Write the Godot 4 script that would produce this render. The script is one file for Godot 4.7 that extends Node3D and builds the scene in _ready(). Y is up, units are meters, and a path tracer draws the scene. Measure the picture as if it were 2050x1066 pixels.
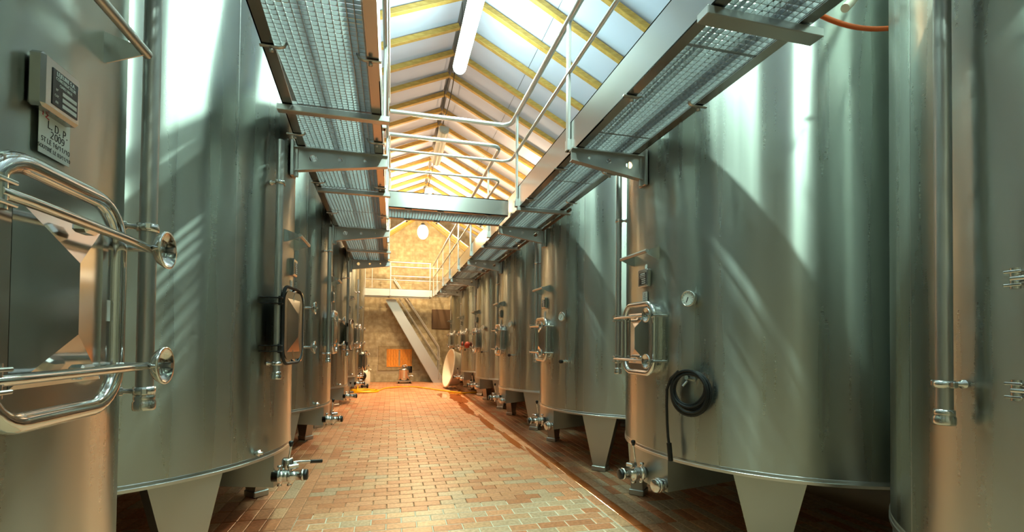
extends Node3D
# Wine cellar with two rows of steel tanks. Plan axes used below: X to the right, Y up, Z down the aisle (Godot z = -Z).

const RAD := 1.109         # tank radius
const RIM := 0.56          # height of the tank's lower rim
const TOP := 3.45
const XR := 2.829          # axis of the right row
const XL := -1.812         # axis of the left row
const WALL_Z := 15.7
const RIDGE := Vector2(0.85, 5.6)
const SLOPE_L := 0.43
const SLOPE_R := 0.505
const CAT_Y := 2.62
const LAMP_X := 0.79

var rng := RandomNumberGenerator.new()
var taken := {}
var M := {}
var shared := {}

# ------------------------------------------------------------------ geometry
class Shape:
	var v := PackedVector3Array()
	var n := PackedVector3Array()
	var t := PackedVector2Array()
	var c := PackedColorArray()
	var colour := Color.WHITE
	func tri(a: Vector3, b: Vector3, d: Vector3, na: Vector3, nb: Vector3, nd: Vector3, ua := Vector2.ZERO, ub := Vector2.ZERO, ud := Vector2.ZERO) -> void:
		var g := (b - a).cross(d - a)
		if g.length_squared() < 1e-16:
			return
		if g.dot(na + nb + nd) > 0.0:   # front faces run clockwise
			v.append_array([a, d, b]); n.append_array([na, nd, nb]); t.append_array([ua, ud, ub])
		else:
			v.append_array([a, b, d]); n.append_array([na, nb, nd]); t.append_array([ua, ub, ud])
		c.append_array([colour, colour, colour])
	func flat(a: Vector3, b: Vector3, d: Vector3, out: Vector3) -> void:
		var g := (b - a).cross(d - a).normalized()
		if g.dot(out) < 0.0:
			g = -g
		tri(a, b, d, g, g, g)
	func quad(a: Vector3, b: Vector3, d: Vector3, e: Vector3, out: Vector3) -> void:
		flat(a, b, d, out); flat(a, d, e, out)
	func quads(p: Array, q: Array, u: Array) -> void:   # smooth quad
		tri(p[0], p[1], p[2], q[0], q[1], q[2], u[0], u[1], u[2])
		tri(p[0], p[2], p[3], q[0], q[2], q[3], u[0], u[2], u[3])
	# eight corners: bottom ring 0-3, top ring 4-7
	func hexa(k: Array) -> void:
		var m := Vector3.ZERO
		for p: Vector3 in k:
			m += p / 8.0
		for f: Array in [[0, 1, 2, 3], [4, 5, 6, 7], [0, 1, 5, 4], [1, 2, 6, 5], [2, 3, 7, 6], [3, 0, 4, 7]]:
			var mid: Vector3 = (k[f[0]] + k[f[1]] + k[f[2]] + k[f[3]]) / 4.0
			quad(k[f[0]], k[f[1]], k[f[2]], k[f[3]], mid - m)
	func box(at: Vector3, size: Vector3, turn := Basis.IDENTITY, bevel := 0.0) -> void:
		var h := size / 2.0
		if bevel <= 0.0:
			var k := []
			for y: float in [-h.y, h.y]:
				for s: Vector2 in [Vector2(-1, -1), Vector2(1, -1), Vector2(1, 1), Vector2(-1, 1)]:
					k.append(at + turn * Vector3(s.x * h.x, y, s.y * h.z))
			hexa(k)
			return
		var b := minf(bevel, minf(h.x, minf(h.y, h.z)) * 0.9)
		var pt := func(sx: float, sy: float, sz: float, face: int) -> Vector3:
			return at + turn * Vector3(sx * (h.x - (0.0 if face == 0 else b)), sy * (h.y - (0.0 if face == 1 else b)), sz * (h.z - (0.0 if face == 2 else b)))
		for s: float in [-1.0, 1.0]:
			quad(pt.call(s, -1, -1, 0), pt.call(s, 1, -1, 0), pt.call(s, 1, 1, 0), pt.call(s, -1, 1, 0), turn * Vector3(s, 0, 0))
			quad(pt.call(-1, s, -1, 1), pt.call(1, s, -1, 1), pt.call(1, s, 1, 1), pt.call(-1, s, 1, 1), turn * Vector3(0, s, 0))
			quad(pt.call(-1, -1, s, 2), pt.call(1, -1, s, 2), pt.call(1, 1, s, 2), pt.call(-1, 1, s, 2), turn * Vector3(0, 0, s))
			for r: float in [-1.0, 1.0]:
				quad(pt.call(s, r, -1, 0), pt.call(s, r, 1, 0), pt.call(s, r, 1, 1), pt.call(s, r, -1, 1), turn * Vector3(s, r, 0))
				quad(pt.call(s, -1, r, 0), pt.call(s, 1, r, 0), pt.call(s, 1, r, 2), pt.call(s, -1, r, 2), turn * Vector3(s, 0, r))
				quad(pt.call(-1, s, r, 1), pt.call(1, s, r, 1), pt.call(1, s, r, 2), pt.call(-1, s, r, 2), turn * Vector3(0, s, r))
				for q: float in [-1.0, 1.0]:
					flat(pt.call(s, r, q, 0), pt.call(s, r, q, 1), pt.call(s, r, q, 2), turn * Vector3(s, r, q))
	func bar(a: Vector3, b: Vector3, w: float, h: float, up := Vector3.UP, bevel := 0.0) -> void:   # box from a to b, w across, h along up
		var d := (b - a).normalized()
		var x := up.cross(d).normalized()
		box((a + b) / 2.0, Vector3(w, h, a.distance_to(b)), Basis(x, d.cross(x), d), bevel)
	func tube(path: Array, r: float, segs := 10, closed := false, caps := true, squash := 1.0) -> void:
		var k := path.size()
		var rings := []
		var nor := []
		var x := Vector3.ZERO
		for i in k:
			var d: Vector3
			if closed:
				d = path[(i + 1) % k] - path[(i + k - 1) % k]
			else:
				d = path[mini(i + 1, k - 1)] - path[maxi(i - 1, 0)]
			d = d.normalized()
			if x == Vector3.ZERO:
				x = (Vector3.UP if absf(d.y) < 0.9 else Vector3.RIGHT).cross(d).normalized()
			x = (x - d * x.dot(d)).normalized()
			var y := d.cross(x)
			var ring := []
			var nn := []
			for j in segs:
				var an := TAU * j / segs
				var o := x * cos(an) + y * sin(an) * squash
				ring.append(path[i] + o * r)
				nn.append((x * cos(an) * squash + y * sin(an)).normalized())
			rings.append(ring); nor.append(nn)
		var m := k if closed else k - 1
		for i in m:
			var i2 := (i + 1) % k
			for j in segs:
				var j2 := (j + 1) % segs
				quads([rings[i][j], rings[i2][j], rings[i2][j2], rings[i][j2]], [nor[i][j], nor[i2][j], nor[i2][j2], nor[i][j2]], [Vector2(i, 0), Vector2(i2, 0), Vector2(i2, 1), Vector2(i, 1)])
		if caps and not closed:
			for e: int in [0, k - 1]:
				var out: Vector3 = (path[0] - path[1]) if e == 0 else (path[k - 1] - path[k - 2])
				for j in segs:
					flat(path[e], rings[e][j], rings[e][(j + 1) % segs], out)
	# profile of (radius, along) points spun round the axis; a point given twice makes a sharp edge
	func lathe(profile: Array, at: Vector3, turn := Basis.IDENTITY, segs := 24) -> void:
		var k := profile.size()
		for i in k - 1:
			var p: Vector2 = profile[i]
			var q: Vector2 = profile[i + 1]
			if p.distance_to(q) < 1e-6:
				continue
			var d := (q - p).normalized()
			var n0 := Vector2(d.y, -d.x)
			var na := n0
			var nb := n0
			if i > 0 and p.distance_to(profile[i - 1]) > 1e-6:
				var e: Vector2 = (p - profile[i - 1]).normalized()
				na = (n0 + Vector2(e.y, -e.x)).normalized()
			if i + 2 < k and q.distance_to(profile[i + 2]) > 1e-6:
				var e2: Vector2 = (profile[i + 2] - q).normalized()
				nb = (n0 + Vector2(e2.y, -e2.x)).normalized()
			for j in segs:
				var a := TAU * j / segs
				var b := TAU * (j + 1) / segs
				var P := func(w: Vector2, an: float) -> Vector3: return at + turn * Vector3(w.x * cos(an), w.y, w.x * sin(an))
				var N := func(w: Vector2, an: float) -> Vector3: return turn * Vector3(w.x * cos(an), w.y, w.x * sin(an))
				quads([P.call(p, a), P.call(q, a), P.call(q, b), P.call(p, b)], [N.call(na, a), N.call(nb, a), N.call(nb, b), N.call(na, b)], [Vector2(a, p.y), Vector2(a, q.y), Vector2(b, q.y), Vector2(b, p.y)])
	func slab(poly: PackedVector2Array, depth: float, at: Vector3, turn := Basis.IDENTITY) -> void:   # polygon in x-y, from z 0 to depth
		var ix := Geometry2D.triangulate_polygon(poly)
		for i in range(0, ix.size(), 3):
			for z: float in [0.0, depth]:
				var w := []
				for j in 3:
					var p := poly[ix[i + j]]
					w.append(at + turn * Vector3(p.x, p.y, z))
				flat(w[0], w[1], w[2], turn * Vector3(0, 0, z - depth / 2.0))
		var turned := 1.0 if Geometry2D.is_polygon_clockwise(poly) else -1.0
		for i in poly.size():
			var a := poly[i]
			var b := poly[(i + 1) % poly.size()]
			var e := (b - a).normalized()
			quad(at + turn * Vector3(a.x, a.y, 0), at + turn * Vector3(b.x, b.y, 0), at + turn * Vector3(b.x, b.y, depth), at + turn * Vector3(a.x, a.y, depth), turn * Vector3(-e.y * turned, e.x * turned, 0))
	func mesh() -> ArrayMesh:
		var a := []
		a.resize(Mesh.ARRAY_MAX)
		a[Mesh.ARRAY_VERTEX] = v; a[Mesh.ARRAY_NORMAL] = n; a[Mesh.ARRAY_TEX_UV] = t; a[Mesh.ARRAY_COLOR] = c
		var m := ArrayMesh.new()
		m.add_surface_from_arrays(Mesh.PRIMITIVE_TRIANGLES, a)
		return m

func V(x: float, y: float, z: float) -> Vector3:
	return Vector3(x, y, -z)

func rrect(w: float, h: float, r: float, k := 6) -> PackedVector2Array:
	var p := PackedVector2Array()
	for q in 4:
		var cx: float = (w / 2 - r) * (1 if q == 0 or q == 3 else -1)
		var cy: float = (h / 2 - r) * (1 if q < 2 else -1)
		for i in k + 1:
			var a := PI / 2 * (q + float(i) / k)
			p.append(Vector2(cx + r * cos(a), cy + r * sin(a)))
	return p

func disc(r: float, k := 20, at := Vector2.ZERO) -> PackedVector2Array:
	var p := PackedVector2Array()
	for i in k:
		p.append(at + Vector2.from_angle(TAU * i / k) * r)
	return p

func numbered(called: String) -> String:
	var k: int = taken.get(called, 0)
	taken[called] = k + 1
	return called if k == 0 else "%s_%03d" % [called, k]

func tag(o: Node, label: String, category: String, group := "") -> Node:
	o.set_meta("label", label); o.set_meta("category", category)
	if group:
		o.set_meta("group", group)
	return o

func thing(called: String, label: String, category: String, at := Vector3.ZERO, turn := 0.0, group := "") -> Node3D:
	var o := Node3D.new()
	o.name = numbered(called)
	add_child(o)
	o.position = at; o.rotation.y = turn
	tag(o, label, category, group)
	return o

func put(called: String, m: Mesh, mat: Material, parent: Node = null) -> MeshInstance3D:
	var o := MeshInstance3D.new()
	o.mesh = m; o.material_override = mat
	o.cast_shadow = GeometryInstance3D.SHADOW_CASTING_SETTING_ON
	if parent == null:
		o.name = numbered(called)
		add_child(o)
	else:
		o.name = called
		parent.add_child(o, true)
	return o

func struct(called: String, m: Mesh, mat: Material) -> MeshInstance3D:
	var o := put(called, m, mat)
	o.set_meta("kind", "structure")
	return o

# ------------------------------------------------------------------ materials
func steel(grey: float, rough: float, aniso := 0.0, tint := Color(1, 0.985, 0.96)) -> StandardMaterial3D:
	var m := StandardMaterial3D.new()
	m.albedo_color = (tint * grey).linear_to_srgb()
	m.albedo_color.a = 1.0
	m.metallic = 1.0; m.roughness = rough
	if aniso != 0.0:
		m.anisotropy_enabled = true; m.anisotropy = aniso
	return m

func plain(col: Color, rough := 0.6, vertex := false) -> StandardMaterial3D:
	var m := StandardMaterial3D.new()
	m.albedo_color = col; m.roughness = rough
	m.vertex_color_use_as_albedo = vertex
	return m

func noise_tex(freq: float, lo: Color, hi: Color, size := 512, oct := 4, seed_ := 1, normal := false) -> NoiseTexture2D:
	var f := FastNoiseLite.new()
	f.seed = seed_; f.frequency = freq; f.fractal_octaves = oct
	f.noise_type = FastNoiseLite.TYPE_SIMPLEX_SMOOTH
	var t := NoiseTexture2D.new()
	t.width = size; t.height = size; t.seamless = true; t.noise = f
	if normal:
		t.as_normal_map = true; t.bump_strength = 4.0
	else:
		var g := Gradient.new()
		g.set_color(0, lo); g.set_color(1, hi)
		t.color_ramp = g
	return t

func grain(m: StandardMaterial3D, tex: Texture2D, scale: Vector3, world := true) -> StandardMaterial3D:
	m.albedo_texture = tex
	m.uv1_triplanar = true; m.uv1_world_triplanar = world; m.uv1_scale = scale
	return m

func materials() -> void:
	M.tank = steel(0.46, 0.3, -0.95, Color(0.95, 1.0, 0.925))
	M.tank.roughness_texture = brushed()
	M.tank.roughness = 1.0
	M.tank.roughness_texture_channel = BaseMaterial3D.TEXTURE_CHANNEL_RED
	M.seam = steel(0.62, 0.3)
	M.leg = steel(0.46, 0.42, 0.0, Color(0.98, 1.0, 0.95))
	M.sump = steel(0.42, 0.36, 0.0, Color(0.97, 1.0, 0.95))
	M.pipe = steel(0.5, 0.36)
	M.polish = steel(0.68, 0.1)
	M.lid = steel(0.64, 0.13)
	M.valve = steel(0.66, 0.2)
	M.galv = steel(0.44, 0.22)
	M.dull = steel(0.62, 0.42)
	M.beam = steel(0.52, 0.36)
	M.grate = steel(0.4, 0.45, 0.0, Color(0.95, 1.0, 1.0))
	M.rail = steel(0.7, 0.3)
	M.rail.metallic = 0.75
	M.black = plain(Color(0.03, 0.03, 0.03), 0.45)
	M.rubber = plain(Color(0.05, 0.05, 0.055), 0.6)
	M.paper = plain(Color(0.86, 0.88, 0.87), 0.6)
	M.print = plain(Color(0.06, 0.08, 0.11), 0.4)
	M.ink = plain(Color(0.1, 0.1, 0.14), 0.7)
	M.red_ink = plain(Color(0.8, 0.3, 0.35), 0.7)
	M.white_ink = plain(Color(0.8, 0.82, 0.82), 0.6)
	M.dial = plain(Color(0.8, 0.82, 0.8), 0.4)
	M.yellow = plain(Color(0.93, 0.7, 0.05), 0.4)
	M.orange = plain(Color(0.82, 0.36, 0.1), 0.4)
	M.plastic = plain(Color(0.86, 0.83, 0.76), 0.45)
	M.copper = plain(Color(0.55, 0.16, 0.08), 0.35)
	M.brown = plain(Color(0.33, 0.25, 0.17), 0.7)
	M.wood = grain(plain(Color(0.78, 0.65, 0.36), 0.6), noise_tex(0.02, Color(0.8, 0.72, 0.58), Color(1, 1, 1), 256, 4, 3), Vector3(1.2, 9, 3))
	M.shutter = grain(plain(Color(0.95, 0.62, 0.22), 0.55), noise_tex(0.02, Color(0.82, 0.78, 0.7), Color(1, 1, 1), 256, 4, 5), Vector3(9, 1.5, 9))
	M.panel = plain(Color(0.76, 0.79, 0.9), 0.6)
	M.backing = plain(Color(0.5, 0.5, 0.52), 0.9)
	M.plaster = grain(plain(Color(0.74, 0.7, 0.62), 0.9), noise_tex(0.01, Color(0.7, 0.68, 0.64), Color(1, 1, 1), 512, 5, 7), Vector3(0.4, 0.4, 0.4))
	M.block = grain(plain(Color.WHITE, 0.92, true), noise_tex(0.012, Color(0.76, 0.73, 0.68), Color(1, 1, 1), 512, 6, 9), Vector3(0.8, 0.8, 0.8))
	M.mortar = plain(Color(0.64, 0.59, 0.5), 0.95)
	M.grout = plain(Color(0.66, 0.54, 0.42), 0.85)
	M.brick = grain(plain(Color.WHITE, 0.42, true), noise_tex(0.03, Color(0.78, 0.76, 0.72), Color(1, 1, 1), 512, 5, 11), Vector3(2, 2, 2))
	M.brick.metallic_specular = 0.4
	M.wet = plain(Color(0.45, 0.16, 0.05), 0.12)
	M.block_tones = []
	M.housing = plain(Color(0.75, 0.75, 0.73), 0.5)

func brushed() -> ImageTexture:   # faint runs down the brushed sheet
	var im := Image.create(1024, 512, false, Image.FORMAT_RGB8)
	var r := RandomNumberGenerator.new()
	r.seed = 77
	var runs := FastNoiseLite.new()
	runs.seed = 5; runs.frequency = 0.02; runs.fractal_octaves = 3
	var cols := []
	for x in 1024:
		var w := absf(x - 512.0) / 512.0   # fades to the same value at both ends
		cols.append(0.06 * runs.get_noise_1d(x) * (1.0 - w * w * w))
	for y in 512:
		var base := 0.29 + 0.012 * sin(TAU * y / 512.0) + 0.004 * r.randf()
		for x in 1024:
			var g: float = base + cols[x]
			im.set_pixel(x, y, Color(g, g, g))
	return ImageTexture.create_from_image(im)

# ------------------------------------------------------------------ camera and light
func camera() -> void:
	var yaw := deg_to_rad(14.123)
	var pitch := deg_to_rad(1.026)
	var roll := deg_to_rad(0.597)
	var f := 956.7
	var fw := Vector3(sin(yaw) * cos(pitch), sin(pitch), -cos(yaw) * cos(pitch))
	var r0 := Vector3(cos(yaw), 0, sin(yaw))
	var u0 := r0.cross(fw)
	var right := r0 * cos(roll) + u0 * sin(roll)
	var up := -r0 * sin(roll) + u0 * cos(roll)
	var c := Camera3D.new()
	c.name = "camera"
	c.projection = Camera3D.PROJECTION_FRUSTUM
	c.near = 0.05; c.far = 100.0
	c.size = 0.05 * 1066.0 / f
	c.frustum_offset = Vector2(0, 0.05 * (668.4 - 533.0) / f)
	c.transform = Transform3D(Basis(right, up, -fw), Vector3(0, 1.3, 0))
	add_child(c)
	c.current = true

func environment() -> void:
	var w := WorldEnvironment.new()
	w.name = "surroundings"
	var e := Environment.new()
	e.background_mode = Environment.BG_COLOR
	e.background_color = Color(0.02, 0.02, 0.025)
	e.tonemap_mode = Environment.TONE_MAPPER_LINEAR
	e.tonemap_exposure = 1.0
	e.sdfgi_enabled = true; e.ssao_enabled = true; e.ssil_enabled = true
	w.environment = e
	add_child(w)

const COOL := Color(0.84, 1.0, 0.93)
const WARM := Color(1.0, 0.84, 0.63)

func area(called: String, at: Vector3, to: Vector3, size: Vector2, energy: float, col: Color) -> void:
	var l := AreaLight3D.new()
	l.name = called
	l.area_size = size
	l.light_energy = energy; l.light_color = col
	l.shadow_enabled = true
	l.set("area_range", 40.0); l.set("area_attenuation", 2.0)
	add_child(l)
	l.look_at_from_position(at, to, Vector3.UP if absf((to - at).normalized().y) < 0.95 else Vector3.FORWARD)

func glow(col: Color, energy: float) -> StandardMaterial3D:
	var m := plain(Color(0.9, 0.9, 0.9), 0.4)
	m.emission_enabled = true; m.emission = col; m.emission_energy_multiplier = energy
	return m

func tube_lamp(z: float, lit: bool, label: String, col := COOL, power := 1.0) -> void:
	# a long batten with a rounded diffuser, slung under the ridge
	var t := thing("tube_lamp", label, "ceiling lamp", V(LAMP_X, 4.78, z), 0.0, "ceiling battens along the ridge")
	var body := Shape.new()
	var prof := PackedVector2Array()
	for i in 13:
		var a := PI + PI * i / 12.0
		prof.append(Vector2(0.085 * cos(a), 0.03 + 0.09 * sin(a)))
	body.slab(prof, 1.44, Vector3(0, 0, -0.72))
	var clear := plain(Color(0.82, 0.84, 0.82), 0.3)
	put("diffuser", body.mesh(), glow(col, 9.0) if lit else clear, t)
	var top := Shape.new()
	top.box(Vector3(0, 0.055, 0), Vector3(0.16, 0.05, 1.46), Basis.IDENTITY, 0.01)
	put("housing", top.mesh(), M.housing, t)
	for s: float in [-1, 1]:
		var cap := Shape.new()
		for i in 4:
			var q := PackedVector2Array()
			var f: float = [1.0, 0.96, 0.86, 0.66][i]
			for w: Vector2 in prof:
				q.append(Vector2(w.x * f, 0.03 + (w.y - 0.03) * f))
			cap.slab(q, 0.016, Vector3(0, 0, s * (0.72 + 0.016 * i) - (0.016 if s < 0 else 0.0)))
		put("end_cap", cap.mesh(), glow(col, 5.0) if lit else M.housing, t)
		var wire := Shape.new()
		wire.tube([Vector3(0, 0.08, s * 0.6), Vector3(0.01, RIDGE.y - 4.78 - 0.045, s * 0.6)], 0.004, 6)
		put("suspension_wire", wire.mesh(), M.rubber, t)
	if lit:
		area("tube_lamp_light", V(LAMP_X, 4.66, z), V(LAMP_X, 0, z), Vector2(0.05, 1.44), 13.0 * power, col)
		for k: float in [-1, 1]:
			var at := V(LAMP_X + k * 0.1, 4.79, z)
			area("tube_lamp_light", at, at + Vector3(k, 0.25, 0), Vector2(1.44, 0.04), 4.6 * power, col)

func roof_height(at: Vector3) -> float:   # of the tank roof under a point
	var best := TOP
	for x: float in [XL, XR]:
		for z: float in ([1.243, 3.663, 6.009, 8.356, 10.7, 13.05] if x < 0 else [0.776, 3.025, 5.281, 7.573, 9.844, 12.08, 14.32]):
			var d := Vector2(at.x - x, -at.z - z).length()
			if d < RAD:
				best = TOP + 0.24 * clampf((RAD - d) / (RAD - 0.25), 0.0, 1.0)
	return best

func flood(at: Vector3, to: Vector3, energy: float, col: Color, label: String, size := 0.3) -> void:
	# a floodlight on a stirrup, standing on a tank roof
	var t := thing("floodlight", label, "floodlight", at)
	var b := Basis.looking_at(to - at, Vector3.UP if absf((to - at).normalized().y) < 0.95 else Vector3.FORWARD)
	var s := Shape.new()
	s.box(b * Vector3(0, 0, 0.06), Vector3(size + 0.04, size + 0.04, 0.1), b, 0.015)
	put("housing", s.mesh(), M.black, t)
	var g := Shape.new()
	g.box(b * Vector3(0, 0, 0.006), Vector3(size, size, 0.012), b)
	put("lamp_glass", g.mesh(), glow(col, 4.0), t)
	var st := Shape.new()
	st.tube([b * Vector3(0, 0, 0.1), Vector3(0, roof_height(at) - at.y + 0.012, 0)], 0.015, 8)
	put("stirrup", st.mesh(), M.black, t)
	area("floodlight_light", at + b * Vector3(0, 0, -0.02), to, Vector2(size, size), energy, col)

func lights() -> void:
	tube_lamp(5.3, true, "lit white fluorescent batten under the ridge, seen at the picture's top edge")
	tube_lamp(2.2, true, "lit fluorescent batten under the ridge above the viewer")
	tube_lamp(-0.9, true, "lit fluorescent batten under the ridge behind the viewer")
	tube_lamp(8.6, false, "unlit grey fluorescent batten hanging from the ridge above the footbridge")
	tube_lamp(11.8, true, "warm lit batten under the ridge, hidden behind the footbridge", WARM, 2.3)
	flood(V(2.7, 3.95, 8.8), V(1.6, 5.2, 9.1), 3.8, WARM, "warm floodlight on a tank roof of the right row, behind the catwalk")
	flood(V(-1.6, 3.95, 8.4), V(-0.2, 5.2, 8.8), 3.8, WARM, "warm floodlight on a tank roof of the left row, behind the catwalk")
	flood(V(2.7, 3.95, 12.4), V(1.6, 5.2, 12.4), 3.8, WARM, "warm floodlight on the far tank roof of the right row")
	flood(V(-1.6, 3.95, 12.2), V(-0.2, 5.2, 12.2), 3.8, WARM, "warm floodlight on the far tank roof of the left row")
	# the bare lamp by the end wall
	var t := thing("bulb_lamp", "glowing round lamp under the ridge in front of the end wall", "lamp", V(0.8, 4.35, 13.5))
	var s := Shape.new()
	var prof := []
	for i in 13:
		var a := -PI / 2 + PI * i / 12.0
		prof.append(Vector2(0.15 * cos(a), 0.2 * sin(a)))
	s.lathe(prof, Vector3.ZERO)
	put("bulb", s.mesh(), glow(Color(1, 0.95, 0.82), 18.0), t)
	var h := Shape.new()
	h.lathe([Vector2(0, 0.25), Vector2(0.05, 0.24), Vector2(0.06, 0.16), Vector2(0.0, 0.15)], Vector3.ZERO, Basis.IDENTITY, 16)
	put("lamp_holder", h.mesh(), M.black, t)
	var w := Shape.new()
	w.tube([Vector3(0, 0.24, 0), Vector3(0.02, 1.2, 0)], 0.005, 6)
	put("cord", w.mesh(), M.rubber, t)
	var l := OmniLight3D.new()
	l.name = "bulb_lamp_light"
	l.light_energy = 9.0; l.light_color = Color(1, 0.85, 0.6); l.light_size = 0.1
	l.omni_range = 40.0; l.omni_attenuation = 2.0; l.shadow_enabled = true
	l.position = V(0.8, 4.35, 13.5)
	add_child(l)

# ------------------------------------------------------------------ room
func seen_at(p: Vector3) -> Vector2:   # where a point falls in the photograph, to tell which tiles show largest
	var yaw := deg_to_rad(14.123)
	var x := p.x * cos(yaw) + p.z * sin(yaw)
	var z := p.x * sin(yaw) - p.z * cos(yaw)
	return Vector2(1025 + 956.7 * x / z, 683 - 956.7 * (p.y - 1.3) / z) if z > 0.1 else Vector2(-1, -1)

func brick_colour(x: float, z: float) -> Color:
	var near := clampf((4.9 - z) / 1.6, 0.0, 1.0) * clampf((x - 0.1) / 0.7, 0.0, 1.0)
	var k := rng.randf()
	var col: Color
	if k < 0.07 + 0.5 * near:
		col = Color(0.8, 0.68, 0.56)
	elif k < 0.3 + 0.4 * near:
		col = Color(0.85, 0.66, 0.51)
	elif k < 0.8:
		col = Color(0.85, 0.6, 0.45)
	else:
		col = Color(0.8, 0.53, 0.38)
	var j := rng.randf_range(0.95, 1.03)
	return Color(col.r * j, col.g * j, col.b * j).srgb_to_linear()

func tile_shape(s: Shape, at: Vector3, w: float, d: float, lift: float) -> void:
	var b := 0.004
	var y := at.y + lift
	var lo := -0.012
	var k := [Vector3(at.x - w / 2, lo, at.z - d / 2), Vector3(at.x + w / 2, lo, at.z - d / 2), Vector3(at.x + w / 2, lo, at.z + d / 2), Vector3(at.x - w / 2, lo, at.z + d / 2)]
	var m := []
	var u := []
	for i in 4:
		var p: Vector3 = k[i]
		m.append(Vector3(p.x, y - 0.0025, p.z))
		u.append(Vector3(p.x + (b if i == 0 or i == 3 else -b), y, p.z + (b if i < 2 else -b)))
	s.quad(u[0], u[1], u[2], u[3], Vector3.UP)
	var out := [Vector3(0, 0.7, -1), Vector3(1, 0.7, 0), Vector3(0, 0.7, 1), Vector3(-1, 0.7, 0)]
	for i in 4:
		var j := (i + 1) % 4
		s.quad(u[i], u[j], m[j], m[i], out[i])
		s.quad(m[i], m[j], k[j], k[i], out[i])

func floor_and_bricks() -> void:
	var s := Shape.new()
	s.box(Vector3(0.55, -0.16, -6.4), Vector3(8.3, 0.3, 19.4))
	var fl := struct("floor", s.mesh(), M.grout)
	fl.set_meta("label", "brick floor of reddish tan bricks along the aisle")
	var g := Shape.new()
	g.box(V(0.475, -0.007, 3.1), Vector3(2.25, 0.009, 1.44))
	put("pale_grout", g.mesh(), plain(Color(0.8, 0.78, 0.7), 0.8), fl)
	var tiles := []   # centre x, z, width, depth, wet
	var row := 0
	var z := 2.35
	while z < 15.6:
		var x := -0.65 + (0.0 if row % 2 == 0 else -0.105)
		while x < 1.6:
			var a := maxf(x, -0.65)
			var b := minf(x + 0.21, 1.595)
			if b - a > 0.03:
				tiles.append([(a + b) / 2, z + 0.0535, b - a - 0.006, 0.101, 0])
			x += 0.21
		z += 0.107
		row += 1
	for side in 2:
		for col in 22:
			z = 2.2
			while z < 15.5:
				var x2 := -0.65 - 0.1 * (col + 0.5) if side == 0 else 1.6 + 0.09 * (col + 0.5)
				var w := 0.1 if side == 0 else 0.09
				tiles.append([x2, z + 0.1145, w - 0.006, 0.222, 1 if side == 1 and col == 1 else 0])
				z += 0.229
	var near := []
	for i in tiles.size():
		var p := seen_at(V(tiles[i][0], 0, tiles[i][1]))
		var hidden: bool = tiles[i][0] < -0.95 or tiles[i][0] > 2.2
		if p.x > 330 and p.x < 1500 and p.y > 700 and p.y < 1080 and not hidden:
			near.append([tiles[i][1], i])
	near.sort()
	var own := {}
	for i in mini(296, near.size()):
		own[near[i][1]] = true
	var rest := Shape.new()
	for i in tiles.size():
		var t: Array = tiles[i]
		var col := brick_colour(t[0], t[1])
		if t[4] == 1:
			col = Color(0.76, 0.44, 0.24).srgb_to_linear()
		var lift := rng.randf_range(-0.0008, 0.0008) - (0.003 if t[4] == 1 else 0.0)
		if own.has(i):
			var one := Shape.new()
			one.colour = col
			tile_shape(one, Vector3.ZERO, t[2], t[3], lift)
			var o := put("brick", one.mesh(), M.brick if t[4] == 0 else M.brick_wet, fl)
			o.position = V(t[0], 0, t[1])
		else:
			rest.colour = col
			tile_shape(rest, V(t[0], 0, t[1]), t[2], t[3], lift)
	var r := put("far_bricks", rest.mesh(), M.brick, fl)
	r.set_meta("kind", "stuff")
	# wet patches left along the gutter
	for w: Array in [[1.55, 6.2, 0.09, 0.7], [1.5, 7.6, 0.1, 0.9], [1.42, 9.3, 0.16, 1.1], [1.5, 11.0, 0.3, 1.0], [1.62, 5.2, 0.06, 0.5], [1.2, 11.6, 0.2, 0.5], [1.66, 12.3, 0.35, 0.8]]:
		var poly := PackedVector2Array()
		for i in 22:
			var a := TAU * i / 22.0
			var q := 0.7 + 0.5 * rng.randf()
			poly.append(Vector2(cos(a) * w[2] * q * 0.6, sin(a) * w[3] * q))
		var ps := Shape.new()
		ps.slab(poly, 0.0012, V(w[0], 0.0008, w[1]), Basis(Vector3.RIGHT, Vector3.FORWARD, Vector3.UP))
		put("wet_patch", ps.mesh(), M.puddle, fl)

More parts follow.
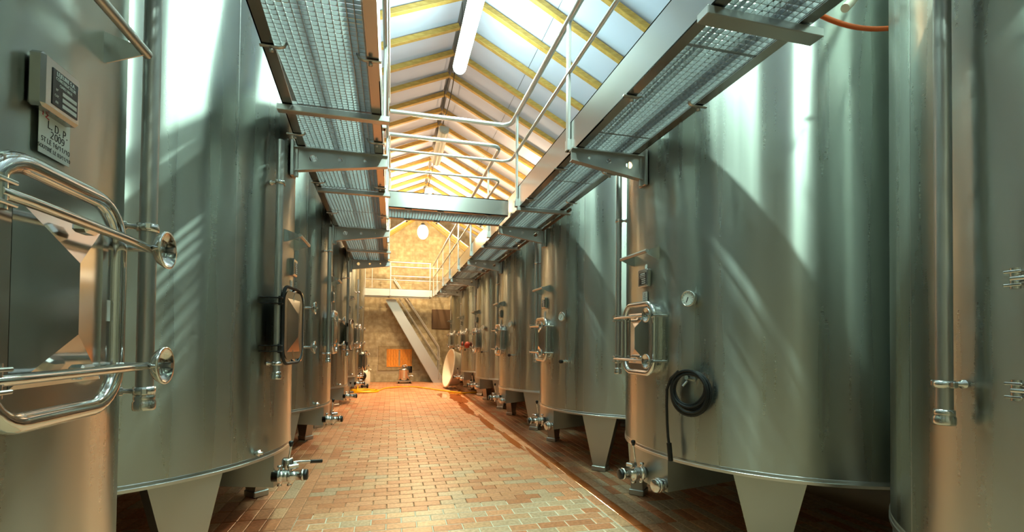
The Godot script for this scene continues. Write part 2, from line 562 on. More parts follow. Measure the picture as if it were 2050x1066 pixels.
func walls() -> void:
	var defs := {"wall_left": [V(-3.45, 2.2, 6.4), Vector3(0.3, 5.4, 19.4)], "wall_right": [V(4.55, 2.2, 6.4), Vector3(0.3, 5.4, 19.4)], "wall_near": [V(0.55, 3.0, -3.2), Vector3(8.6, 6.6, 0.3)]}
	for k: String in defs:
		var s := Shape.new()
		s.box(defs[k][0], defs[k][1])
		struct(k, s.mesh(), M.plaster)
	# end wall of rough concrete blocks
	var e := Shape.new()
	e.box(V(0.55, 3.0, WALL_Z + 0.145), Vector3(8.6, 6.6, 0.3))
	var wall := struct("wall_end", e.mesh(), M.mortar)
	var far := Shape.new()
	var y := 0.0
	var row := 0
	while y < 5.6:
		var x := -3.3 - (0.26 if row % 2 else 0.0)
		while x < 4.4:
			var k := rng.randf_range(0.92, 1.04)
			var col := Color(0.75 * k, 0.71 * k, 0.6 * k).srgb_to_linear()
			var size := Vector3(0.513, 0.255, 0.04 + rng.randf_range(-0.003, 0.003))
			var at := V(x + 0.26, y + 0.13, WALL_Z + 0.01)
			var shows: bool = x > -1.15 and x < 2.1 and y < 4.9
			var shutter_gap: bool = absf(x + 0.26 - 0.245) < 0.62 and absf(y + 0.13 - 0.755) < 0.38
			if not shutter_gap:
				if shows:
					var one := Shape.new()
					one.colour = col
					one.box(Vector3.ZERO, size, Basis.IDENTITY, 0.004)
					put("block", one.mesh(), M.block, wall).position = at
				else:
					far.colour = col
					far.box(at, size, Basis.IDENTITY, 0.008)
			x += 0.52
		y += 0.262
		row += 1
	var o := put("hidden_blocks", far.mesh(), M.block, wall)
	o.set_meta("kind", "stuff")
	# rendered surround of the hatch
	var sur := Shape.new()
	sur.colour = Color(0.66, 0.6, 0.48).srgb_to_linear()
	for b: Array in [[0.245, 1.08, 1.3, 0.12], [0.245, 0.42, 1.3, 0.13], [-0.27, 0.755, 0.27, 0.56], [0.76, 0.755, 0.27, 0.56]]:
		sur.box(V(b[0], b[1], WALL_Z), Vector3(b[2], b[3], 0.05), Basis.IDENTITY, 0.005)
	put("hatch_surround", sur.mesh(), M.block, wall)
	# planked wooden hatch
	var h := thing("wall_hatch", "orange wooden double hatch low in the end wall, behind the steel pump", "hatch", V(0.245, 0.755, WALL_Z - 0.0))
	var fr := Shape.new()
	for s: float in [-1, 1]:
		fr.box(Vector3(s * 0.375, 0, 0), Vector3(0.03, 0.57, 0.07), Basis.IDENTITY, 0.004)
		fr.box(Vector3(0, s * 0.27, 0), Vector3(0.75, 0.03, 0.07), Basis.IDENTITY, 0.004)
	put("hatch_frame", fr.mesh(), M.shutter, h)
	for d: float in [-1, 1]:
		for i in 4:
			var p := Shape.new()
			p.box(Vector3(d * 0.188 + (i - 1.5) * 0.083, 0, 0.02 + 0.002 * (i % 2)), Vector3(0.08, 0.51, 0.022), Basis.IDENTITY, 0.004)
			put("plank", p.mesh(), M.shutter, h)
	# a flat dark brown panel set on the end wall, behind the far end of the right catwalk
	var dark_panel := Shape.new()
	dark_panel.box(V(1.55, 2.02, WALL_Z - 0.02), Vector3(0.6, 0.64, 0.05), Basis.IDENTITY, 0.01)
	struct("dark_panel_1", dark_panel.mesh(), M.brown)

func roof() -> void:
	var s := Shape.new()
	var ends := {-1: Vector2(-3.7, RIDGE.y - SLOPE_L * (RIDGE.x + 3.7)), 1: Vector2(4.8, RIDGE.y - SLOPE_R * (4.8 - RIDGE.x))}
	var lift := 0.13
	for k: int in [-1, 1]:
		var e: Vector2 = ends[k]
		s.hexa([V(RIDGE.x, RIDGE.y + lift, -3.3), V(e.x, e.y + lift, -3.3), V(e.x, e.y + lift, 16.1), V(RIDGE.x, RIDGE.y + lift, 16.1),
			V(RIDGE.x, RIDGE.y + lift + 0.2, -3.3), V(e.x, e.y + lift + 0.2, -3.3), V(e.x, e.y + lift + 0.2, 16.1), V(RIDGE.x, RIDGE.y + lift + 0.2, 16.1)])
	var c := struct("ceiling", s.mesh(), M.backing)
	var base_z := 7.71 - 0.615 * 17
	for i in 32:
		var z := base_z + 0.615 * i
		if z > 15.7:
			break
		for k: int in [-1, 1]:
			var e: Vector2 = ends[k]
			var top := V(RIDGE.x, RIDGE.y, z)
			var low := V(e.x, e.y, z)
			var nrm := Vector3(-(low - top).y, (low - top).x, 0).normalized()
			if nrm.y < 0:
				nrm = -nrm
			var r := Shape.new()
			r.bar(top + nrm * 0.035, low + nrm * 0.035, 0.07, 0.07, nrm, 0.006)
			put("rafter", r.mesh(), M.wood, c)
			if z + 0.615 > 15.75:
				continue
			var d := (low - top).normalized()
			var along := 0.005
			var long := top.distance_to(low)
			var n := 0
			while along < long - 0.05:
				var b := minf(along + (1.05 if n == 0 else 1.22), long)
				var p := Shape.new()
				p.bar(top + d * along + nrm * 0.095 + V(0, 0, 0.3075), top + d * (b - 0.006) + nrm * 0.095 + V(0, 0, 0.3075), 0.609, 0.02, nrm)
				put("panel", p.mesh(), M.panel, c)
				along = b
				n += 1
	# boarded soffit that comes down over the end wall on both sides of the ridge
	for k: int in [-1, 1]:
		var far_x := RIDGE.x + k * 1.75
		var drop := 0.72
		var a := V(RIDGE.x, 5.3, 15.3)
		var b := V(far_x, 5.3 - drop * 1.75, 15.3)
		var up := Vector3(k * drop, 1, 0).normalized()
		var sp := Shape.new()
		sp.bar(a + up * 0.03, b + up * 0.03, 0.78, 0.03, up)
		var so := struct("trim_%d" % (1 if k < 0 else 2), sp.mesh(), M.panel)
		for zz: float in [-0.34, -0.08, 0.18]:
			var rf := Shape.new()
			rf.bar(a + V(0, 0, zz), b + V(0, 0, zz), 0.05, 0.045, up, 0.004)
			put("rafter", rf.mesh(), M.wood, so)
	# ridge cable with its drops
	var w := Shape.new()
	var path := []
	for i in 30:
		var z2 := 3.0 + 0.4 * i
		path.append(V(0.9 + 0.02 * sin(z2 * 1.7), RIDGE.y - 0.05 - 0.05 * absf(sin(z2 * 1.3)), z2))
	w.tube(path, 0.008, 6)
	var cable := put("ridge_cable", w.mesh(), M.rubber)
	tag(cable, "thin grey lamp cable running along the ridge of the roof", "cable")

# ------------------------------------------------------------------ tanks
# A tank's own axes: origin on its axis at the floor, +z towards the aisle, +x to the right hand of someone facing it.
func at_wall(deg: float, y: float, r := RAD) -> Vector3:
	return Vector3(r * sin(deg_to_rad(deg)), y, r * cos(deg_to_rad(deg)))

func facing(deg: float) -> Basis:   # x along the wall, y up, z away from the wall
	return Basis(Vector3.UP, deg_to_rad(deg))

func outward(deg: float) -> Basis:   # lathe axis (y) away from the wall
	var b := facing(deg)
	return Basis(b.x, b.z, -b.y)

func shell(seed_: int) -> ArrayMesh:
	var s := Shape.new()
	var r := RandomNumberGenerator.new()
	r.seed = seed_
	var waves := []
	for i in 12:
		waves.append([r.randi_range(5, 20) if i < 6 else r.randi_range(24, 75), r.randf() * TAU, r.randf_range(0.4, 1.0)])
	var bulge := [r.randf_range(-0.006, 0.002), 0.0, r.randf_range(-0.006, 0.002), r.randf_range(0.0, 0.004)]
	var rad := func(a: float) -> float:
		var q := 0.0
		for i in 4:   # each sheet bellies a little between its welds
			var w0 := deg_to_rad([36.0, 108.0, -108.0, -33.0][i])
			var w1 := deg_to_rad([108.0, 252.0, -33.0, 36.0][i])
			var f := fposmod(a - w0, TAU) / (w1 - w0)
			if f < 1.0:
				q += bulge[i] * sin(PI * f)
		for w: Array in waves:
			q += sin(w[0] * a + w[1]) * w[2] * 0.0075 / w[0]
		return RAD + q
	var k := 420
	for i in k:
		var p := []
		var q := []
		var u := []
		for e: Array in [[i, RIM], [i + 1, RIM], [i + 1, TOP], [i, TOP]]:
			var a: float = TAU * e[0] / k
			var d: float = (rad.call(a + 0.001) - rad.call(a - 0.001)) / 0.002
			var rr: float = rad.call(a)
			p.append(Vector3(rr * sin(a), e[1], rr * cos(a)))
			q.append((Vector3(sin(a), 0, cos(a)) * rr - Vector3(cos(a), 0, -sin(a)) * d).normalized())
			u.append(Vector2(float(e[0]) / k * 3.0, e[1] / 1.5))
		s.quads(p, q, u)
	s.lathe([Vector2(RAD - 0.002, TOP), Vector2(0.25, TOP + 0.24), Vector2(0.0, TOP + 0.25)], Vector3.ZERO, Basis.IDENTITY, 64)
	s.lathe([Vector2(0.0, RIM + 0.05), Vector2(RAD - 0.01, RIM + 0.012)], Vector3.ZERO, Basis.IDENTITY, 64)
	return s.mesh()

func ring_path(w: float, h: float, r: float, z: float, k := 6) -> Array:
	var p := []
	for q in rrect(w, h, r, k):
		p.append(Vector3(q.x, q.y, z))
	return p

func lid_shape(w: float, h: float) -> ArrayMesh:   # flat rounded plate pressed into a hipped panel
	var s := Shape.new()
	var p := rrect(w, h, 0.085, 8)
	s.slab(p, 0.012, Vector3.ZERO)
	var a := w / 2 - 0.05
	var b := h / 2 - 0.05
	var base := 0.0125
	var k := [Vector3(-a, -b, base), Vector3(a, -b, base), Vector3(a, b, base), Vector3(-a, b, base)]
	var lo := Vector3(0, -b * 0.42, 0.042)
	var hi := Vector3(0, b * 0.42, 0.042)
	s.flat(k[0], k[1], lo, Vector3(0, -1, 1))
	s.flat(k[2], k[3], hi, Vector3(0, 1, 1))
	s.quad(k[1], k[2], hi, lo, Vector3(1, 0, 1))
	s.quad(k[3], k[0], lo, hi, Vector3(-1, 0, 1))
	return s.mesh()

func build_meshes() -> void:
	for i in 3:
		shared["shell%d" % i] = shell(40 + i)
	var s := Shape.new()
	s.lathe([Vector2(RAD - 0.004, RIM - 0.012), Vector2(RAD + 0.006, RIM - 0.012), Vector2(RAD + 0.006, RIM - 0.012), Vector2(RAD + 0.006, RIM + 0.004), Vector2(RAD + 0.006, RIM + 0.004), Vector2(RAD + 0.001, RIM + 0.008), Vector2(RAD + 0.005, RIM + 0.02), Vector2(RAD, RIM + 0.026)], Vector3.ZERO, Basis.IDENTITY, 128)
	shared.rim = s.mesh()
	s = Shape.new()
	s.box(Vector3(0, (RIM + TOP) / 2 + 0.01, 0), Vector3(0.004, TOP - RIM - 0.03, 0.002), Basis.IDENTITY)
	shared.seam = s.mesh()
	# leg: a tapered sheet-metal trestle on a block
	s = Shape.new()
	var k := []
	for e: Array in [[0.05, 0.065], [RIM + 0.02, 0.19]]:
		for c: Vector2 in [Vector2(-1, 0), Vector2(1, 0), Vector2(1, 1), Vector2(-1, 1)]:
			k.append(Vector3(c.x * e[1], e[0], -0.1 if c.y == 0 else 0.0))
	s.hexa(k)
	shared.leg = s.mesh()
	s = Shape.new()
	s.box(Vector3(0, 0.026, -0.045), Vector3(0.15, 0.05, 0.13), Basis.IDENTITY, 0.006)
	shared.foot = s.mesh()
	# sump: the outlet box under the front of the tank
	s = Shape.new()
	var half := 13.0
	var bottom := 0.335
	for i in 8:
		var a := lerpf(-half, half, i / 8.0)
		var b := lerpf(-half, half, (i + 1) / 8.0)
		var r := RAD - 0.003
		s.quads([at_wall(a, bottom, r), at_wall(b, bottom, r), at_wall(b, RIM, r), at_wall(a, RIM, r)], [at_wall(a, 0, 1), at_wall(b, 0, 1), at_wall(b, 0, 1), at_wall(a, 0, 1)], [Vector2.ZERO, Vector2.RIGHT, Vector2.ONE, Vector2.DOWN])
		var z0 := 0.1
		var c := at_wall(a, 0, r)
		var d := at_wall(b, 0, r)
		s.quad(Vector3(c.x, bottom, c.z), Vector3(d.x, bottom, d.z), Vector3(d.x, 0.42, z0), Vector3(c.x, 0.42, z0), Vector3.DOWN)
	var w := at_wall(half, 0, RAD - 0.003)
	for q: float in [-1, 1]:
		s.quad(Vector3(q * w.x, bottom, w.z), Vector3(q * w.x, RIM + 0.02, w.z), Vector3(q * w.x, RIM + 0.02, 0.1), Vector3(q * w.x, 0.42, 0.1), Vector3(q, 0, 0))
	s.quad(Vector3(-w.x, 0.42, 0.1), Vector3(w.x, 0.42, 0.1), Vector3(w.x, RIM + 0.02, 0.1), Vector3(-w.x, RIM + 0.02, 0.1), Vector3(0, 0, -1))
	shared.sump = s.mesh()
	# hatch: collar, frame tube, lid, bars, wheels (local z 0 = tank wall at the front)
	s = Shape.new()
	s.tube(ring_path(0.40, 0.475, 0.095, 0.045, 8), 0.02, 12, true)
	var out := rrect(0.40, 0.475, 0.095, 8)
	for i in out.size():
		var a2 := out[i]
		var b2 := out[(i + 1) % out.size()]
		s.quad(Vector3(a2.x, a2.y, -0.04), Vector3(b2.x, b2.y, -0.04), Vector3(b2.x, b2.y, 0.045), Vector3(a2.x, a2.y, 0.045), Vector3(a2.x, a2.y, 0))
	shared.hatch_frame = s.mesh()
	shared.hatch_lid = lid_shape(0.375, 0.45)
	s = Shape.new()
	s.slab(rrect(0.36, 0.43, 0.08, 8), 0.004, Vector3(0, 0, -0.03))
	shared.hatch_dark = s.mesh()
	s = Shape.new()
	s.tube(ring_path(0.40, 0.50, 0.09, 0.0, 8), 0.011, 8, true)
	shared.gasket = s.mesh()
	s = Shape.new()
	s.tube([Vector3(-0.255, 0, 0.1), Vector3(-0.2, 0, 0.104), Vector3(0.1, 0, 0.104), Vector3(0.2, 0, 0.1), Vector3(0.262, 0, 0.098)], 0.0125, 12, false, true, 0.8)
	s.box(Vector3(0.0, 0, 0.085), Vector3(0.045, 0.03, 0.03), Basis.IDENTITY, 0.006)
	shared.clamp_bar = s.mesh()
	s = Shape.new()   # hinge knuckle at the left, fork at the right
	for y: float in [-0.018, 0.018]:
		s.box(Vector3(-0.25, y, 0.05), Vector3(0.04, 0.007, 0.13), Basis.IDENTITY, 0.002)
	s.lathe([Vector2(0, -0.028), Vector2(0.011, -0.028), Vector2(0.011, -0.028), Vector2(0.011, 0.028), Vector2(0.011, 0.028), Vector2(0, 0.028)], Vector3(-0.25, 0, 0.1), Basis.IDENTITY, 12)
	shared.hinge = s.mesh()
	s = Shape.new()
	s.tube([Vector3(0.25, 0, -0.02), Vector3(0.25, 0, 0.15)], 0.008, 10)
	shared.swing_bolt = s.mesh()
	s = Shape.new()   # dished hand wheel
	s.lathe([Vector2(0, 0.118), Vector2(0.014, 0.118), Vector2(0.03, 0.124), Vector2(0.037, 0.136), Vector2(0.042, 0.136), Vector2(0.042, 0.131), Vector2(0.033, 0.118), Vector2(0.016, 0.108), Vector2(0, 0.108)], Vector3(0.25, 0, 0), Basis(Vector3.RIGHT, Vector3.BACK, Vector3.DOWN), 28)
	shared.hand_wheel = s.mesh()
	# hanging bar on two gussets
	s = Shape.new()
	for x: float in [0.0]:
		s.slab(PackedVector2Array([Vector2(-0.02, 0.045), Vector2(0.055, 0.02), Vector2(0.1, 0.005), Vector2(0.1, -0.012), Vector2(0.02, -0.045), Vector2(-0.02, -0.05)]), 0.004, Vector3(x, 0, 0), Basis(Vector3.BACK, Vector3.UP, Vector3.LEFT))
	shared.gusset = s.mesh()
	s = Shape.new()
	s.tube([Vector3(-0.185, 0, 0.1), Vector3(0.185, 0, 0.1)], 0.0125, 12)
	shared.hang_rod = s.mesh()
	# name plate in a folded case
	s = Shape.new()
	s.box(Vector3(0, 0, 0.008), Vector3(0.128, 0.122, 0.034), Basis.IDENTITY, 0.007)
	shared.plate_case = s.mesh()
	s = Shape.new()
	s.box(Vector3(0.006, -0.004, 0.0255), Vector3(0.088, 0.082, 0.002), Basis.IDENTITY)
	shared.plate_print = s.mesh()
	s = Shape.new()
	for i in 3:
		s.box(Vector3(0.02, -0.008 - 0.014 * i, 0.0268), Vector3(0.05, 0.0085, 0.001), Basis.IDENTITY)
	shared.plate_fields = s.mesh()
	s = Shape.new()
	for i in 4:
		s.box(Vector3(0.006, 0.03 - 0.012 * i, 0.0268), Vector3([0.06, 0.074, 0.07, 0.04][i], 0.005, 0.001), Basis.IDENTITY)
	shared.plate_lines = s.mesh()
	s = Shape.new()
	s.box(Vector3(0, 0, 0.002), Vector3(0.095, 0.1, 0.0012), Basis.IDENTITY)
	shared.label_large = s.mesh()
	s = Shape.new()
	s.box(Vector3(0, 0, 0.003), Vector3(0.066, 0.088, 0.0012), Basis.IDENTITY)
	shared.label_small = s.mesh()
	s = Shape.new()
	for i in 5:
		s.box(Vector3([0, -0.002, 0.003, 0, -0.004][i], 0.028 - 0.014 * i, 0.0042), Vector3([0.02, 0.03, 0.046, 0.05, 0.044][i], 0.0035, 0.0006), Basis.IDENTITY)
	shared.label_lines = s.mesh()
	s = Shape.new()
	s.slab(disc(0.016, 18), 0.0015, Vector3.ZERO)
	shared.sticker = s.mesh()
	s = Shape.new()
	s.box(Vector3.ZERO, Vector3(0.012, 0.05, 0.001), Basis.IDENTITY)
	shared.strip_sticker = s.mesh()
	# thermometer
	s = Shape.new()
	s.lathe([Vector2(0, -0.02), Vector2(0.014, -0.02), Vector2(0.014, 0.022), Vector2(0.014, 0.022), Vector2(0.046, 0.024), Vector2(0.05, 0.03), Vector2(0.05, 0.05), Vector2(0.044, 0.054), Vector2(0.041, 0.049)], Vector3.ZERO, Basis(Vector3.RIGHT, Vector3.BACK, Vector3.DOWN), 32)
	shared.gauge_case = s.mesh()
	s = Shape.new()
	s.slab(disc(0.042, 28), 0.003, Vector3(0, 0, 0.045))
	shared.gauge_dial = s.mesh()
	s = Shape.new()
	for i in 11:
		var a3 := deg_to_rad(-225.0 + 27.0 * i) * -1.0
		s.box(Vector3(cos(a3) * 0.034, sin(a3) * 0.034, 0.0485), Vector3(0.008, 0.0018, 0.0008), Basis(Vector3.BACK, a3))
	s.box(Vector3(-0.004, -0.008, 0.0492), Vector3(0.005, 0.034, 0.001), Basis(Vector3.BACK, -0.35))
	shared.gauge_marks = s.mesh()
	# sampling tap
	s = Shape.new()
	s.tube([Vector3(0, 0, -0.02), Vector3(0, 0, 0.09)], 0.011, 10)
	s.lathe([Vector2(0, 0.035), Vector2(0.019, 0.035), Vector2(0.019, 0.035), Vector2(0.019, 0.055), Vector2(0.019, 0.055), Vector2(0, 0.055)], Vector3.ZERO, Basis(Vector3.RIGHT, Vector3.BACK, Vector3.DOWN), 14)
	shared.tap = s.mesh()
	s = Shape.new()
	s.lathe([Vector2(0, 0.085), Vector2(0.017, 0.085), Vector2(0.02, 0.09), Vector2(0.02, 0.118), Vector2(0.014, 0.122), Vector2(0, 0.122)], Vector3.ZERO, Basis(Vector3.RIGHT, Vector3.BACK, Vector3.DOWN), 14)
	shared.tap_knob = s.mesh()
	s = Shape.new()
	s.lathe([Vector2(0, -0.02), Vector2(0.013, -0.02), Vector2(0.013, 0.014), Vector2(0.02, 0.016), Vector2(0.02, 0.03), Vector2(0.009, 0.034), Vector2(0.009, 0.05), Vector2(0, 0.05)], Vector3.ZERO, Basis(Vector3.RIGHT, Vector3.BACK, Vector3.DOWN), 14)
	shared.plug = s.mesh()
	# butterfly valve (axis along z)
	var ax := Basis(Vector3.RIGHT, Vector3.BACK, Vector3.DOWN)
	s = Shape.new()
	s.lathe([Vector2(0, -0.03), Vector2(0.036, -0.03), Vector2(0.036, 0.01), Vector2(0.05, 0.012), Vector2(0.05, 0.012), Vector2(0.05, 0.022), Vector2(0.05, 0.022), Vector2(0.038, 0.024), Vector2(0.042, 0.045), Vector2(0.042, 0.06), Vector2(0.038, 0.07), Vector2(0.05, 0.072), Vector2(0.05, 0.072), Vector2(0.05, 0.082), Vector2(0.05, 0.082), Vector2(0.034, 0.084), Vector2(0.033, 0.15), Vector2(0.039, 0.152), Vector2(0.039, 0.165), Vector2(0, 0.165)], Vector3.ZERO, ax, 24)
	shared.valve_body = s.mesh()
	s = Shape.new()
	for z: float in [0.017, 0.077]:
		s.box(Vector3(0, 0, z), Vector3(0.022, 0.13, 0.012), Basis.IDENTITY, 0.003)
		for y: float in [-0.062, 0.062]:
			s.lathe([Vector2(0, -0.014), Vector2(0.008, -0.014), Vector2(0.008, 0.014), Vector2(0, 0.014)], Vector3(0, y, z), ax, 8)
	shared.valve_bolts = s.mesh()
	s = Shape.new()
	s.lathe([Vector2(0, 0.163), Vector2(0.034, 0.163), Vector2(0.036, 0.168), Vector2(0.036, 0.185), Vector2(0.03, 0.19), Vector2(0, 0.19)], Vector3.ZERO, ax, 20)
	shared.valve_plug = s.mesh()
	s = Shape.new()
	s.tube([Vector3(0, 0.04, 0.06), Vector3(0, 0.2, 0.085)], 0.006, 8)
	s.box(Vector3(0, 0.06, 0.095), Vector3(0.05, 0.03, 0.07), Basis(Vector3.UP, 0.5), 0.006)
	shared.valve_stem = s.mesh()
	s = Shape.new()
	s.lathe([Vector2(0, 0.19), Vector2(0.009, 0.19), Vector2(0.012, 0.2), Vector2(0.016, 0.215), Vector2(0.013, 0.226), Vector2(0, 0.229)], Vector3(0, 0, 0.083), Basis.IDENTITY, 14)
	shared.valve_knob = s.mesh()
	s = Shape.new()
	s.lathe([Vector2(0, 0), Vector2(0.04, 0.0), Vector2(0.04, 0.012), Vector2(0.034, 0.02), Vector2(0.034, 0.032), Vector2(0.05, 0.036), Vector2(0.05, 0.036), Vector2(0.05, 0.052), Vector2(0.044, 0.06), Vector2(0.044, 0.06), Vector2(0.044, 0.074), Vector2(0.038, 0.079), Vector2(0, 0.08)], Vector3.ZERO, ax, 28)
	shared.blank_cap = s.mesh()
	# long side lever of the second left tank
	s = Shape.new()
	s.lathe([Vector2(0, 0.03), Vector2(0.03, 0.03), Vector2(0.036, 0.04), Vector2(0.036, 0.1), Vector2(0.03, 0.11), Vector2(0, 0.11)], Vector3(0.02, 0.0, 0.06), Basis.IDENTITY, 20)
	s.tube([Vector3(0.02, 0.075, 0.06), Vector3(0.05, 0.075, 0.12), Vector3(0.11, 0.06, 0.2)], 0.009, 8)
	shared.lever = s.mesh()
	s = Shape.new()
	s.tube([Vector3(0.1, 0.062, 0.19), Vector3(0.15, 0.05, 0.255)], 0.013, 10)
	shared.lever_grip = s.mesh()
	# overflow pipe
	s = Shape.new()
	s.tube([Vector3(0, 1.09, 0), Vector3(0, TOP - 0.02, 0)], 0.023, 16)
	shared.pipe = s.mesh()
	s = Shape.new()
	s.tube([Vector3(0, 1.09, 0), Vector3(0, CAT_Y - 0.05, 0)], 0.023, 16)
	shared.pipe_short = s.mesh()
	s = Shape.new()
	s.lathe([Vector2(0, 1.05), Vector2(0.028, 1.05), Vector2(0.03, 1.055), Vector2(0.03, 1.075), Vector2(0.026, 1.08), Vector2(0.028, 1.085), Vector2(0.028, 1.095), Vector2(0.023, 1.1)], Vector3.ZERO, Basis.IDENTITY, 20)
	shared.pipe_end = s.mesh()
	s = Shape.new()
	s.lathe([Vector2(0.023, -0.012), Vector2(0.029, -0.012), Vector2(0.029, 0.012), Vector2(0.023, 0.012)], Vector3.ZERO, Basis.IDENTITY, 18)
	s.box(Vector3(-0.036, 0, 0), Vector3(0.022, 0.02, 0.016), Basis.IDENTITY, 0.003)
	s.box(Vector3(0.036, 0, 0), Vector3(0.022, 0.02, 0.016), Basis.IDENTITY, 0.003)
	s.lathe([Vector2(0, 0.0), Vector2(0.008, 0.0), Vector2(0.008, 0.03), Vector2(0.014, 0.032), Vector2(0.014, 0.06), Vector2(0.018, 0.062), Vector2(0.018, 0.068), Vector2(0, 0.068)], Vector3(0, 0, -0.02), Basis(Vector3.RIGHT, Vector3.FORWARD, Vector3.UP), 10)
	shared.pipe_clip = s.mesh()

func fit(called: String, m: String, mat: Material, parent: Node, at: Vector3, turn := Basis.IDENTITY) -> MeshInstance3D:
	var o := put(called, shared[m], mat, parent)
	o.transform = Transform3D(turn, at)
	return o

func text(words: String, size: float, mat: Material, parent: Node, called: String, at: Transform3D, depth := 0.0006) -> void:
	var t := TextMesh.new()
	var f := SystemFont.new()
	f.font_names = PackedStringArray(["Droid Sans"])
	t.font = f; t.text = words; t.font_size = 32; t.pixel_size = size / 32.0; t.depth = depth
	var o := put(called, t, mat, parent)
	o.transform = at

